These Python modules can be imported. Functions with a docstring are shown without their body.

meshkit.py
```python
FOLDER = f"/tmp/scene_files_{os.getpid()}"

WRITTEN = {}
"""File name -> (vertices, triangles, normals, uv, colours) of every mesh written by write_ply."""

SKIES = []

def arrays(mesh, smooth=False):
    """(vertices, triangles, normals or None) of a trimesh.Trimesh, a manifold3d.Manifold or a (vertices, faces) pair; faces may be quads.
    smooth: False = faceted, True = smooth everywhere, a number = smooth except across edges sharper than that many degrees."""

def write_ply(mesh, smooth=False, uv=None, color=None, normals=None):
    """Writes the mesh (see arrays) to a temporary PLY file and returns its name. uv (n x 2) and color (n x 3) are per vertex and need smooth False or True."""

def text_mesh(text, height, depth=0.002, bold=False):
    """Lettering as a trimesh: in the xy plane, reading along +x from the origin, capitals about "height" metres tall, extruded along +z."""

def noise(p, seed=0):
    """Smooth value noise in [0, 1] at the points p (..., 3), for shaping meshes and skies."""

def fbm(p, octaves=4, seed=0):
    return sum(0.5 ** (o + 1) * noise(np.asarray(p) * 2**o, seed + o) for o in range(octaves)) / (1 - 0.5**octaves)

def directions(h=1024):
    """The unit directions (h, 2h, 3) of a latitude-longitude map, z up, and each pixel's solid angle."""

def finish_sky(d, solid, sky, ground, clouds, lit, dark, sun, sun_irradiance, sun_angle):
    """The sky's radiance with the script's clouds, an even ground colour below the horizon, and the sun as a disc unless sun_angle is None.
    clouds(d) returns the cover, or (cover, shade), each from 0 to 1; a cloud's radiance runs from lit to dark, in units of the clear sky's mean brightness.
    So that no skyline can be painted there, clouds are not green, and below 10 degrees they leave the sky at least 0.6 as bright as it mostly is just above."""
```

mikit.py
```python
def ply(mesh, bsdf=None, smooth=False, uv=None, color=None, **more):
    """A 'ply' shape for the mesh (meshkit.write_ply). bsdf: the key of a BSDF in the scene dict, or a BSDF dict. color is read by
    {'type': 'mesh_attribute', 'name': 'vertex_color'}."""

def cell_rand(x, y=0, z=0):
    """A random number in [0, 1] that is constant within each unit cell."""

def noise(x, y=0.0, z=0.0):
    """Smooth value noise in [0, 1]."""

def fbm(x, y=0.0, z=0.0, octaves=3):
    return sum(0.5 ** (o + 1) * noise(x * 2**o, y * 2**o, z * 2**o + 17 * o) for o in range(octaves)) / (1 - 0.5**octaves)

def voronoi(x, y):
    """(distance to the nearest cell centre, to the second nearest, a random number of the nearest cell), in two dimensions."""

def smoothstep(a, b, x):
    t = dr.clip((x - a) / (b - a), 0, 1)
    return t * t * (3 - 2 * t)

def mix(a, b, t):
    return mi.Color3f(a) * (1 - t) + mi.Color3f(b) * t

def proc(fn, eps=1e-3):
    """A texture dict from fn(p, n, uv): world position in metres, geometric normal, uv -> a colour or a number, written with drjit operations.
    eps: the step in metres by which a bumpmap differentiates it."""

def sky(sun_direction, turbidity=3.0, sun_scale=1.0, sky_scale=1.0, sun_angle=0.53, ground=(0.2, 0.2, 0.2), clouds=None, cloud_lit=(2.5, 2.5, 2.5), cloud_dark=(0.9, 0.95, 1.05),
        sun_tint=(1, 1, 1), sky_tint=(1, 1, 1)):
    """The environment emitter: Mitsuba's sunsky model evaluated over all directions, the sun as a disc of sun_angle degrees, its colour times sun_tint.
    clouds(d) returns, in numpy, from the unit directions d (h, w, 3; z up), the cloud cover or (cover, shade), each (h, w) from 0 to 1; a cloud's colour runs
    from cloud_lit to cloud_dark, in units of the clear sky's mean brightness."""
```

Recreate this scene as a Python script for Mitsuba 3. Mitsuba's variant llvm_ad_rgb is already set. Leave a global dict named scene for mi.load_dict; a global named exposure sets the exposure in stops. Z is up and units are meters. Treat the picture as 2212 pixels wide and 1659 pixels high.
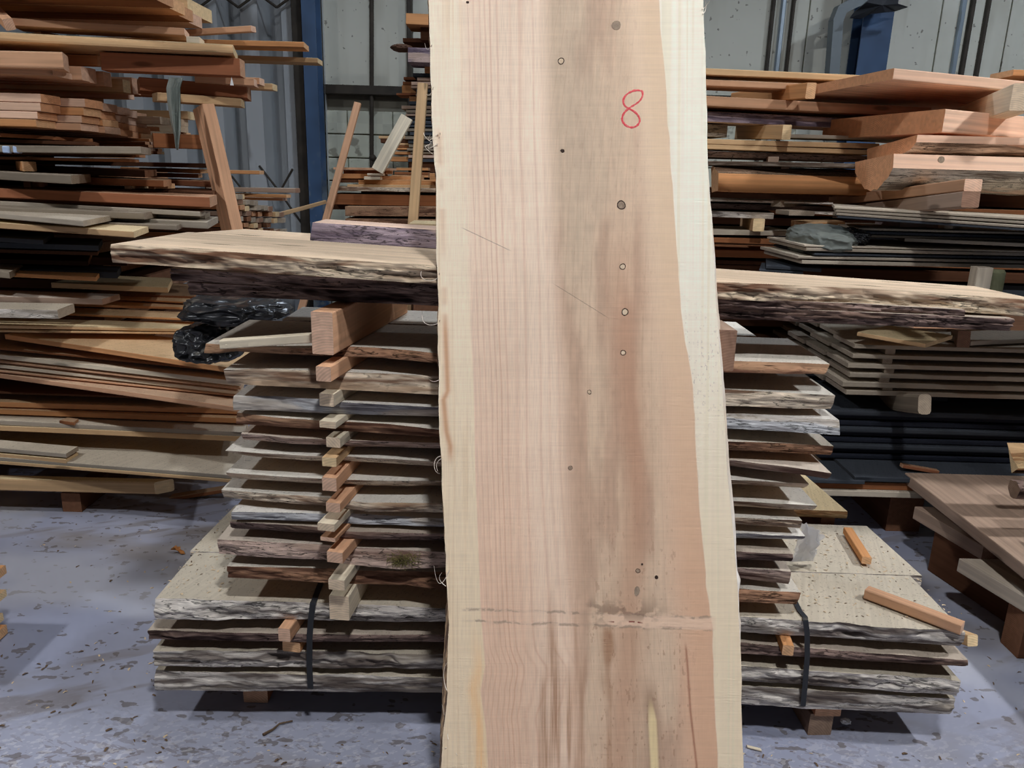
import math, random
import numpy as np, trimesh, mitsuba as mi, drjit as dr, mikit, meshkit
from mikit import proc, noise, fbm, voronoi, cell_rand, smoothstep, mix, ply
from mitsuba import ScalarTransform4f as T4

rng = np.random.default_rng(7)
scene, labels = {'type': 'scene'}, {}

# ------------------------------------------------------------------ camera
PITCH, ROLL, FOC, EYE = math.radians(15.4), math.radians(1.6), 1660.0, 1.6
CAM = np.array([0, 0, EYE])
FWD = np.array([0, math.cos(PITCH), -math.sin(PITCH)])
_r0, _d0 = np.array([1.0, 0, 0]), np.array([0, -math.sin(PITCH), -math.cos(PITCH)])
RIGHT, DOWN = math.cos(ROLL) * _r0 - math.sin(ROLL) * _d0, math.sin(ROLL) * _r0 + math.cos(ROLL) * _d0
scene['camera'] = {'type': 'perspective', 'fov_axis': 'x', 'fov': 2 * math.degrees(math.atan(1106 / FOC)), 'near_clip': 0.05,
                   'to_world': T4().look_at(origin=CAM.tolist(), target=(CAM + FWD).tolist(), up=(-DOWN).tolist())}
exposure = 0.84

# ------------------------------------------------------------------ light: daylight through the open door behind the camera, and a row of high bay lamps
scene['daylight'] = {'type': 'constant', 'radiance': {'type': 'rgb', 'value': [0.16, 0.18, 0.22]}}
LAMP_SPOTS = [(-4.1, 1.15, 4.8), (0.45, -0.25, 4.8), (4.0, 1.25, 4.8), (-0.4, 5.0, 4.9), (4.6, 5.3, 4.9)]
LAMP_RADIANCE = [286.0, 292.0, 302.0]
LEFT_DIM, RIGHT_LIFT = 0.8, 1.35
BACK_LAMP_TINT = [0.36, 0.40, 0.45]
LAMP_RADIUS = 0.16

def ray(x, y): return FWD + RIGHT * (x - 1106) / FOC + DOWN * (y - 829.5) / FOC
def atY(x, y, Y): d = ray(x, y); return CAM + d * (Y / d[1])
def atZ(x, y, Z): d = ray(x, y); return CAM + d * ((Z - EYE) / d[2])
def depth(p): return float((np.asarray(p) - CAM) @ FWD)
def lin(r, g, b): return [((c / 255) / 12.92 if c <= 10 else ((c / 255 + .055) / 1.055) ** 2.4) for c in (r, g, b)]

# ------------------------------------------------------------------ registry
def number(name):
    if not any(k == name or k.startswith(name + '__') for k in scene) and name not in labels: return name
    i = 1
    while True:
        k = f'{name}_{i:03d}'
        if k not in scene and k not in labels: return k
        i += 1
COUNT = {}
def fresh(name):
    n = COUNT.get(name, 0); COUNT[name] = n + 1
    return name if n == 0 else f'{name}_{n:03d}'
def tag(key, label, cat=None, group=None, kind=None):
    labels[key] = {k: v for k, v in (('label', label), ('category', cat), ('group', group), ('kind', kind)) if v}
def part(parent, name, shape, label=None, kind=None):
    key = fresh(parent + '__' + name); scene[key] = shape
    if label or kind: tag(key, label, kind=kind)
    return key
def thing(name, shape, label, cat, group=None, kind=None):
    key = fresh(name); scene[key] = shape; tag(key, label, cat, group, kind); return key
def holder(name, label, cat, group=None, kind=None):
    key = fresh(name); tag(key, label, cat, group, kind); return key

# ------------------------------------------------------------------ wood: one material for every board. uv carries, beside the board's own face coordinates in metres,
# its seed (u // 20), its kind of wood (v // 10) and which face it is (0 long grain, 1 end grain, 2 wane or bark, 3 dusty sawn top)
PAL = {}
_cols = []
def pal(name, face, end, wane_a=(120, 108, 98), wane_b=(70, 52, 42), top=None):
    PAL[name] = len(PAL); _cols.append([lin(*face), lin(*end), lin(*wane_a), lin(*wane_b), lin(*(top or face))])
pal('pink', (206, 160, 126), (228, 188, 160), (140, 116, 96), (84, 62, 48), (212, 180, 150))
pal('orange', (206, 148, 100), (228, 180, 136), (140, 116, 96), (84, 62, 48), (210, 176, 136))
pal('brown', (150, 98, 66), (205, 155, 118), (140, 116, 96), (84, 62, 48), (166, 136, 108))
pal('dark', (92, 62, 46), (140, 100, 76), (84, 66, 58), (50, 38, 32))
pal('yellow', (206, 170, 128), (228, 200, 156), (165, 140, 105), (120, 88, 60), (210, 188, 148))
pal('grey', (146, 134, 118), (158, 142, 124), (140, 128, 116), (80, 66, 56))
pal('white', (226, 212, 186), (232, 208, 178), (180, 160, 130), (110, 90, 72))
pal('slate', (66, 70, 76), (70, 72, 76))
pal('navy', (44, 47, 56), (52, 54, 60))
pal('palegrey', (180, 168, 150), (176, 162, 144))
pal('larch', (200, 172, 142), (208, 186, 162), (204, 188, 166), (118, 92, 74), (212, 206, 194))
pal('larchgrey', (190, 176, 158), (200, 184, 166), (174, 174, 175), (108, 104, 106), (212, 207, 198))
pal('larchbrown', (176, 140, 110), (196, 168, 142), (150, 114, 90), (84, 58, 46), (206, 198, 184))
pal('larchdark', (128, 104, 90), (156, 130, 110), (126, 106, 98), (54, 42, 40), (178, 164, 148))
pal('oldgrey', (166, 154, 138), (172, 158, 140), (208, 200, 190), (98, 88, 82), (188, 177, 158))
pal('purple', (210, 182, 162), (164, 146, 146), (154, 138, 144), (92, 80, 90), (214, 186, 164))
pal('toppale', (216, 192, 164), (228, 210, 184), (212, 192, 164), (110, 80, 62), (216, 194, 166))
pal('taupe', (166, 142, 124), (156, 122, 102), (186, 162, 148), (100, 76, 66), (200, 186, 170))
pal('red', (166, 108, 78), (205, 160, 128), (140, 116, 96), (84, 62, 48), (174, 134, 106))
pal('cedar', (230, 192, 164), (214, 158, 118), (206, 196, 182), (112, 98, 86))
_flat = np.array(_cols, dtype=np.float32)          # palette, slot, rgb
_tab = [[mi.Float(_flat[:, s, c].copy()) for c in range(3)] for s in range(5)]
def _pick(slot, idx):
    return mi.Color3f(*[dr.gather(mi.Float, _tab[slot][c], idx) for c in range(3)])
def wood_fn(p, n, uv):
    k = dr.floor(uv.x / 20); lu = uv.x - 20 * k
    pl = dr.floor(uv.y / 10); r = uv.y - 10 * pl
    face = dr.floor(r / 2.5); lv = r - 2.5 * face
    idx = mi.UInt32(dr.clip(pl + 0.5, 0, len(PAL) - 1))
    t1, t2 = cell_rand(k, 3, 1), cell_rand(k, 7, 2)
    so = k * 3.7
    # long grain
    wob = 0.02 * noise(lu * 1.7 + so, lv * 3)
    g = fbm(lu * 1.5 + so, (lv + wob) * 70, k, 3)
    g2 = noise(lu * 5 + so, (lv + wob) * 210, k + 5)
    blot = fbm(lu * 3.1 + so, lv * 9, k + 9, 2)
    tone = (0.86 + 0.26 * t1) * (0.70 + 0.42 * g + 0.12 * g2) * (0.86 + 0.28 * blot)
    long = _pick(0, idx) * tone
    kd, _, kr = voronoi(lu * 2.2 + so, lv * 9 + so)
    knot = smoothstep(0.13, 0.05, kd) * dr.select(kr > 0.72, 1.0, 0.0)
    long = long * (1 - 0.5 * knot)
    # end grain: rings about a pith that lies outside or inside the end
    cx, cy = (t1 - 0.5) * 0.16, -0.05 - 0.10 * t2
    rr = dr.sqrt(dr.square(lu - 10 - cx) + dr.square(lv - 1.2 - cy)) + 0.003 * noise(lu * 60, lv * 60)
    ring = 0.5 + 0.5 * dr.sin(rr * 900)
    end = _pick(1, idx) * ((0.90 + 0.16 * t2) * (0.84 + 0.18 * ring) * (0.9 + 0.2 * noise(lu * 90, lv * 90)))
    # wane and bark: long flakes, patches of bare wood, dark cracks
    wx, wy = fbm(lu * 9 + so, lv * 40, k, 2) - 0.5, fbm(lu * 8 + so, lv * 34, k + 40, 2) - 0.5
    w1 = fbm(lu * 8 + so + 0.5 * wy, lv * 95 + 2.2 * wx, k, 4)
    w2 = fbm(lu * 2.6 + so, lv * 14, k + 3, 3)
    w3 = noise(lu * 50 + so + 3 * wx, lv * 420 + 5 * wy, k)
    wm = smoothstep(0.34, 0.60, 0.45 * w2 + 0.55 * w1)
    ridge = dr.abs(fbm(lu * 15 + so + 0.8 * wx, lv * 150 + 3 * wy, k + 11, 4) - 0.5)
    crack = smoothstep(0.05, 0.012, ridge) * smoothstep(0.46, 0.66, w2 + 0.25 * w1)
    wane = mix(_pick(3, idx), _pick(2, idx), wm) * (0.84 + 0.52 * w3) * (1 - 0.72 * crack)
    bare = smoothstep(0.60, 0.70, fbm(lu * 3.3 + so, lv * 20, k + 21, 3)) * 0.6
    wane = mix(wane, _pick(0, idx) * (0.8 + 0.3 * w1), bare)
    # dusty sawn top with slanted saw marks
    saw = noise((lu + 0.35 * lv) * 160, lv * 4, k)
    d1 = fbm(lu * 4 + so, lv * 5, k, 3)
    speck = smoothstep(0.80, 0.88, noise(lu * 230 + so, lv * 190, k))
    top = _pick(4, idx) * ((0.88 + 0.2 * t2) * (0.86 + 0.12 * saw + 0.16 * d1 + 0.06 * g)) * (1 - 0.22 * speck)
    out = dr.select(face < 0.5, long, dr.select(face < 1.5, end, dr.select(face < 2.5, wane, top)))
    return dr.clip(out, 0.004, 0.92)
def wood_bump(p, n, uv):
    k = dr.floor(uv.x / 20); lu = uv.x - 20 * k
    r = uv.y - 10 * dr.floor(uv.y / 10); face = dr.floor(r / 2.5); lv = r - 2.5 * face
    flake = fbm(lu * 16 + k * 3.7, lv * 110, k, 3)
    saw = 0.25 * noise((lu + 0.35 * lv) * 150, lv * 4, k) + 0.10 * noise(lu * 400, lv * 400)
    return dr.select(dr.abs(face - 2) < 0.5, flake, saw)
scene['mat_wood'] = {'type': 'twosided', 'bsdf': {'type': 'diffuse', 'reflectance': proc(wood_fn)}}
scene['mat_wood_near'] = {'type': 'twosided', 'bsdf': {'type': 'bumpmap', 'arbitrary': proc(wood_bump, eps=6e-4), 'scale': 0.006,
                          'bsdf': {'type': 'diffuse', 'reflectance': proc(wood_fn)}}}

SEED = [0]
def unit(v): v = np.asarray(v, float); return v / np.linalg.norm(v)
def grid_faces(nx, m, off, flip):
    i, j = np.meshgrid(np.arange(nx - 1), np.arange(m - 1), indexing='ij')
    a = (i * m + j).ravel() + off
    q = np.stack([a, a + 1, a + m + 1, a + m], 1)
    return q[:, ::-1] if flip else q
FACES = {'long': 0, 'end': 1, 'wane': 2, 'top': 3}
def loft_mesh(strips, caps, wood, flip=False):
    """strips: (points [nx,m,3], uv metres [nx,m,2], face); caps: (ring [n,3], yz [n,2], flip). Returns the mesh and its uv."""
    k = SEED[0] % 240; SEED[0] += 1
    V, U, Fq, Ft, off = [], [], [], [], 0
    for P, uv, face in strips:
        nx, m = P.shape[:2]
        V.append(P.reshape(-1, 3))
        u = np.stack([20 * k + np.clip(uv[..., 0], 0.02, 19.9), 10 * PAL[wood] + 2.5 * FACES[face] + np.clip(uv[..., 1], 0.02, 2.46)], -1)
        U.append(u.reshape(-1, 2)); Fq.append(grid_faces(nx, m, off, flip)); off += nx * m
    for ring, yz, cf in caps:
        n = len(ring)
        V.append(np.vstack([ring, ring.mean(0)]))
        yz = np.vstack([yz, yz.mean(0)])
        U.append(np.stack([20 * k + 10 + yz[:, 0], 10 * PAL[wood] + 2.5 + 1.2 + yz[:, 1]], 1))
        a = np.arange(n); f = np.stack([a + off, (a + 1) % n + off, np.full(n, n + off)], 1)
        Ft.append(f[:, ::-1] if cf ^ flip else f); off += n + 1
    Fq = np.vstack(Fq); F = np.vstack([Fq[:, [0, 1, 2]], Fq[:, [0, 2, 3]]] + Ft)
    return trimesh.Trimesh(np.vstack(V), F, process=False), np.vstack(U)

def board_shape(O, ex, ew, eh, L, W, T, wood, nx=5, rnd=0.003, bow=0.0015, end0=0.0, end1=0.0, faces=None, near=False, taper=0.0):
    """A sawn board: O its top front edge at station 0, length along ex, width along ew, thickness down eh, arrises rounded by rnd; end0, end1 skew the ends (metres of
    extra length at the back edge)."""
    ex, ew, eh = unit(ex), unit(ew), unit(eh); faces = faces or ('long' if near else 'top', 'long', 'long', 'long')
    rnd = min(rnd, 0.3 * T, 0.3 * W)
    s = np.linspace(0, 1, nx); ph = rng.uniform(0, 6.28, 4)
    bz = bow * (np.sin(s * 3.1 + ph[0]) - np.sin(ph[0])) * min(L, 1.5); by = 0.6 * bow * (np.sin(s * 4.0 + ph[1]) - np.sin(ph[1]))
    c = 0.3 * rnd
    prof = [('top', [(W - rnd, 0), (rnd, 0), (c, -c)]), ('front', [(c, -c), (0, -rnd), (0, -T + rnd), (c, -T + c)]),
            ('bottom', [(c, -T + c), (rnd, -T), (W - rnd, -T), (W - c, -T + c)]), ('back', [(W - c, -T + c), (W, -T + rnd), (W, -rnd), (W - c, -c), (W - rnd, 0)])]
    strips, ring0, ring1, yz = [], [], [], []
    for (nm, pts), face in zip(prof, faces):
        pts = np.array(pts, float); m = len(pts)
        q = pts[:, 0] / W
        x = s[:, None] * L + (1 - s[:, None]) * (-end0) * q + s[:, None] * end1 * q
        w = pts[None, :, 0] * (1 - taper * s[:, None]) + by[:, None]; h = pts[None, :, 1] + bz[:, None]
        P = O + x[..., None] * ex + w[..., None] * ew + h[..., None] * eh
        run = np.concatenate([[0], np.cumsum(np.linalg.norm(np.diff(pts, axis=0), axis=1))])
        base = {'top': 0.1, 'front': 0.9, 'bottom': 1.2, 'back': 1.9}[nm]
        strips.append((P, np.stack([x + 0.7, np.broadcast_to(base + np.minimum(run, 1.0), x.shape)], -1), face))
        ring0.append(P[0, :-1]); ring1.append(P[-1, :-1]); yz.append(pts[:-1])
    yz = np.vstack(yz) - [W / 2, -T / 2]
    flip = np.dot(np.cross(ex, ew), eh) < 0
    caps = [(np.vstack(ring0), yz, True), (np.vstack(ring1), yz, False)]
    mesh, uv = loft_mesh(strips, caps, wood, flip)
    return ply(mesh, 'mat_wood_near' if near else 'mat_wood', smooth=False, uv=uv)

UP = np.array([0, 0, 1.0])
def rack(name, label, cat, x0, y0, x1, y1, th, Y, W, wood, group=None, level=True, dYmax=0.22, ext=0.7, bk=None, end0=0.0, end1=0.0, rnd=0.003, back_dir=None, faces=('top', 'long', 'long', 'long'), nx=5, Y1=None, bow=0.0015, ef=10):
    """A board whose top front edge runs between two points of the photograph at depth Y; ends that meet the frame's border go on beyond it."""
    P0 = atY(x0, y0, Y)
    if Y1 is not None: P1 = atY(x1, y1, Y1)
    else:
        P1 = atY(x1, y1, Y)
        d = ray(x1, y1)
        if level and abs(d[2]) > 1e-4:
            y_ = (P0[2] - EYE) / d[2] * d[1]
            if y_ > 0: P1 = atY(x1, y1, min(max(y_, Y - dYmax), Y + dYmax))
    T = th * depth((P0 + P1) / 2) / FOC
    ex = unit(P1 - P0)
    ew = unit(np.cross(UP, ex)) if back_dir is None else unit(back_dir)
    eh = unit(np.cross(ex, ew)); eh = eh if eh[2] > 0 else -eh
    if bk is not None:
        B = atZ(bk[0], bk[1], P1[2]); W = max(0.05, float((B - P1) @ ew)); end1 = float((B - P1) @ ex)
    elif ef is not None and x1 < 700:      # the far corner of the right end: ef pixels beyond the near one
        end1 = P1[0] * W / P1[1] + ef * (P1[1] + W) / FOC - W * ew[0]
    if x0 <= 2: P0 = P0 - ex * ext
    if x1 >= 2208: P1 = P1 + ex * ext
    return thing(name, board_shape(P0, ex, ew, eh, float(np.linalg.norm(P1 - P0)), W, T, wood, end0=end0, end1=end1, rnd=rnd, faces=faces, nx=nx, bow=bow), label, cat, group)

def toward(name, label, cat, x0, y0, w, h, Yf, xb, yb, Yb, wood, group=None, faces=('long',) * 4, rnd=0.004, near=False):
    """A bar that runs away from the viewer: its near end's top left corner, size in pixels, and its far end's top left corner."""
    A, B = atY(x0, y0, Yf), atY(xb, yb, Yb)
    ex = unit(B - A); ew = unit(np.array([1.0, 0, 0]) - ex * ex[0]); eh = unit(np.cross(ex, ew)); eh = eh if eh[2] > 0 else -eh
    sc = depth(A) / FOC
    return thing(name, board_shape(A, ex, ew, eh, float(np.linalg.norm(B - A)), w * sc, h * sc, wood, faces=faces, rnd=rnd, near=near, bow=0.001), label, cat, group)

def post(name, label, cat, xt, yt, xb, yb, w, Yt, Yb, dthick, wood, group=None, side=(1, 0, 0)):
    """A leaning post: top left and bottom left corners of its broad face."""
    A, B = atY(xt, yt, Yt), atY(xb, yb, Yb)
    ex = unit(B - A); ew = unit(np.asarray(side, float) - ex * np.dot(ex, side)); eh = np.cross(ex, ew); eh = eh if eh[1] < 0 else -eh
    W = w * depth((A + B) / 2) / FOC
    return thing(name, board_shape(A, ex, ew, eh, float(np.linalg.norm(B - A)), W, dthick, wood, rnd=0.003, bow=0.002, faces=('long',) * 4), label, cat, group)

# ------------------------------------------------------------------ setting materials
def simple(name, fn, bump=None, scale=0.01, **kw):
    b = {'type': 'principled', 'base_color': proc(fn) if callable(fn) else {'type': 'rgb', 'value': fn}, 'roughness': 0.6, 'specular': 0.3, **kw}
    if bump: b = {'type': 'bumpmap', 'arbitrary': proc(bump, eps=2e-3), 'scale': scale, 'bsdf': b}
    scene[name] = {'type': 'twosided', 'bsdf': b}
def floor_fn(p, n, uv):
    base = mix(lin(133, 138, 160), lin(157, 159, 173), fbm(p.x * 1.3, p.y * 1.3, 0.0, 3))
    dirt = smoothstep(0.50, 0.74, fbm(p.x * 1.6 + 5, p.y * 3.6, 3.0, 5))
    c = mix(base, lin(126, 118, 110), dirt * 0.7)
    streak = smoothstep(0.58, 0.72, fbm(p.x * 2.2 + p.y * 2.2, p.y * 13 - p.x * 6, 7.0, 4)) * smoothstep(0.4, 0.6, noise(p.x * 1.5, p.y * 1.5, 4.0))
    c = mix(c, lin(112, 102, 94), streak * 0.55)
    near = smoothstep(2.1, 1.5, p.y)
    chip = smoothstep(0.585, 0.625, fbm(p.x * 50 + 6 * noise(p.y * 20), p.y * 85 + p.x * 18, 2.0, 3)) * smoothstep(0.35, 0.6, fbm(p.x * 3.1 + 9, p.y * 3.1, 1.0, 3) + 0.12 * near) * near
    c = mix(c, lin(104, 90, 84), chip * 0.9)
    few = smoothstep(0.70, 0.735, fbm(p.x * 26, p.y * 44, 12.0, 3))
    c = mix(c, lin(96, 88, 84), few * 0.7)
    pale = smoothstep(0.625, 0.66, fbm(p.x * 60 + 3, p.y * 110 - p.x * 30, 5.0, 3)) * near
    c = mix(c, lin(206, 204, 206), pale * 0.6)
    worn = smoothstep(0.62, 0.75, fbm(p.x * 1.1 + 31, p.y * 1.5 + 8, 3.0, 4))
    return mix(c, lin(196, 196, 200), worn * 0.4)
simple('mat_floor', floor_fn, lambda p, n, uv: fbm(p.x * 20, p.y * 20, 0.0, 3), 0.004, roughness=0.5, specular=0.35)
def wall_fn(p, n, uv):
    c = mix(lin(196, 196, 182), lin(214, 213, 200), fbm(p.x * 1.4, p.z * 1.4, 0.0, 3))
    run = smoothstep(0.55, 0.8, fbm(p.x * 7, p.z * 0.9, 3.0, 3))
    c = mix(c, lin(140, 130, 104), run * 0.2)
    spot = smoothstep(0.79, 0.83, fbm(p.x * 24, p.z * 27, 8.0, 3))
    return mix(c, lin(104, 98, 88), spot * 0.7)
simple('mat_panel', wall_fn)
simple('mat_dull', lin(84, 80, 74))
def block_fn(p, n, uv):
    c = mix(lin(190, 192, 172), lin(210, 210, 194), fbm(p.x * 3, p.z * 3, 0.0, 3))
    stain = smoothstep(0.62, 0.74, fbm(p.x * 8 + p.z * 5, p.z * 10 - p.x * 4, 2.0, 4))
    c = mix(c, lin(96, 88, 74), stain * 0.6)
    return c * (0.92 + 0.16 * cell_rand(dr.floor(p.x / 0.45), dr.floor(p.z / 0.225), 1))
simple('mat_block', block_fn, lambda p, n, uv: fbm(p.x * 40, p.z * 40, p.y * 40, 3), 0.006, roughness=0.8)
simple('mat_mortar', lin(120, 116, 104), roughness=0.9)
def sheet_fn(p, n, uv):
    c = mix(lin(170, 174, 176), lin(194, 198, 200), fbm(p.x * 2, p.z * 2.5, p.y, 3))
    rust = smoothstep(0.55, 0.75, fbm(p.x * 6, p.z * 1.4, 4.0, 4))
    return mix(c, lin(66, 54, 44), rust * 0.55)
simple('mat_sheet', sheet_fn, roughness=0.55)
def blue_fn(p, n, uv):
    c = lin(72, 100, 136); w = smoothstep(0.55, 0.7, fbm(p.x * 9, p.z * 7, p.y * 9, 4)) * smoothstep(1.9, 0.9, p.z)
    return mix(mix(c, lin(48, 64, 86), fbm(p.x * 6, p.z * 5, 1.0, 2) * 0.8), lin(150, 156, 150), w * 0.7)
simple('mat_blue_steel', blue_fn, roughness=0.45)
simple('mat_dark_steel', lambda p, n, uv: mix(lin(44, 40, 36), lin(74, 66, 56), fbm(p.x * 12, p.z * 12, p.y * 12, 3)), roughness=0.6)
simple('mat_grey_steel', lin(112, 120, 124), roughness=0.45, metallic=0.3)
simple('mat_galv', lin(150, 164, 176), roughness=0.4, metallic=0.5)
simple('mat_strap', lin(42, 44, 48), roughness=0.35)
simple('mat_lamp', lin(210, 210, 205), roughness=0.4)

def box(lo, hi, bsdf, bev=0.0):
    lo, hi = np.array(lo, float), np.array(hi, float)
    if bev > 0:
        import manifold3d as m3
        b = trimesh.convex.convex_hull(np.array([[x, y, z] for x in (lo[0], hi[0]) for y in (lo[1] + bev, hi[1] - bev) for z in (lo[2] + bev, hi[2] - bev)] +
            [[x, y, z] for x in (lo[0] + bev, hi[0] - bev) for y in (lo[1], hi[1]) for z in (lo[2] + bev, hi[2] - bev)] +
            [[x, y, z] for x in (lo[0] + bev, hi[0] - bev) for y in (lo[1] + bev, hi[1] - bev) for z in (lo[2], hi[2])]))
        return ply(b, bsdf)
    m = trimesh.creation.box(extents=hi - lo); m.apply_translation((lo + hi) / 2)
    return ply(m, bsdf)

# ------------------------------------------------------------------ the building
def struct(name, shape, label, cat=None):
    scene[name] = shape; tag(name, label, cat, kind='structure'); return name
XL, XR, YB, YF, ZC = -8.0, 8.5, 8.0, -8.0, 5.6
struct('floor', box((XL, YF, -0.12), (XR, YB + 0.2, 0), 'mat_floor'), 'grey blue painted concrete floor with scuffs and dirt', 'floor')
struct('ceiling', box((XL, YF, ZC), (XR, YB + 0.2, ZC + 0.1), 'mat_dull'), 'pale roof lining high above the timber yard', 'ceiling')
struct('wall_left', box((XL - 0.15, YF, 0), (XL, YB, ZC), 'mat_dull'), 'plain side wall beyond the left timber rack', 'wall')
struct('wall_right', box((XR, YF, 0), (XR + 0.15, YB, ZC), 'mat_dull'), 'plain side wall beyond the right timber rack', 'wall')
# front wall with a wide open doorway behind the viewer
w_ = trimesh.util.concatenate([trimesh.creation.box(bounds=[(XL, YF - 0.15, 0), (-3.2, YF, ZC)]), trimesh.creation.box(bounds=[(3.2, YF - 0.15, 0), (XR, YF, ZC)]), trimesh.creation.box(bounds=[(-3.2, YF - 0.15, 4.2), (3.2, YF, ZC)])])
struct('wall_front', ply(w_, 'mat_dull'), 'front wall with a wide open doorway', 'wall')
ZG = 2.33      # the girt: cladding panels above, blockwork below
struct('wall_back', box((-2.05, YB + 0.03, 0), (XR, YB + 0.18, ZC), 'mat_mortar'), 'pale back wall of painted blocks below and cladding panels above', 'wall')
# painted blocks, each its own piece where they can be seen
BW, BH, J = 0.45, 0.225, 0.010
bm = [box((-(BW - J) / 2, 0, -(BH - J) / 2), ((BW - J) / 2, 0.05, (BH - J) / 2), 'mat_block', 0.006),
      box((-(BW / 2 - J) / 2, 0, -(BH - J) / 2), ((BW / 2 - J) / 2, 0.05, (BH - J) / 2), 'mat_block', 0.006)]
z0 = atY(740, 289.5, YB)[2] % BH
for row in range(0, 10):
    zc = z0 + (row - 0.5) * BH
    xs = np.arange(-1.925 + (BW / 2 if row % 2 else 0), 2.5, BW)
    cells = [(x + BW / 2, 0) for x in xs]
    if row % 2: cells.insert(0, (-1.925 + BW / 4, 1))
    for x, kind in cells:
        if zc + BH / 2 > ZG - 0.03: continue
        part('wall_back', 'block', {**bm[kind], 'to_world': T4().translate([float(x), YB - 0.012 + float(rng.uniform(0, .006)), float(zc)])})
# cladding panels above the girt and over the rest of the wall
px_ = [-1.93, -1.05, 0.15, 1.35, 2.72, 3.02, 3.97, 4.62, 5.8, 7.0, 8.4]
for a, b in zip(px_[:-1], px_[1:]):
    part('wall_back', 'panel', box((a + 0.006, YB - 0.02, ZG if a < 2.6 else 0.02), (b - 0.006, YB + 0.03, ZC - 0.02), 'mat_panel', 0.004))
struct('trim_1', box((-1.95, YB - 0.10, ZG - 0.045), (2.9, YB + 0.0, ZG + 0.04), 'mat_dark_steel', 0.006), 'dark steel rail running along the back wall between blocks and panels', 'rail')

# corrugated sheeting left of the blue column
def corrugated(x0, x1, y, z0, z1, pitch, d):
    pts, x = [], x0
    while x < x1:
        for f, dy in ((0, 0), (0.42, 0), (0.50, d), (0.92, d), (1.0, 0)): pts.append((x + f * pitch, y + dy))
        x += pitch
    P = np.array(pts); n = len(P); zz = np.linspace(z0, z1, 3)
    V = np.array([[x, y, z] for z in zz for x, y in P]); f = grid_faces(3, n, 0, True)
    return (V, f)
x_left = atY(538, 200, YB)[0]
p_ = 85 * depth(atY(560, 200, YB)) / FOC
struct('wall_corrugated', ply(corrugated(x_left - 11 * p_, atY(672, 200, YB)[0], YB - 0.12, 0, ZC, p_, 0.30), 'mat_sheet'), 'tall grey corrugated sheeting with dark rusty flutes left of the blue column', 'wall')
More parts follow.
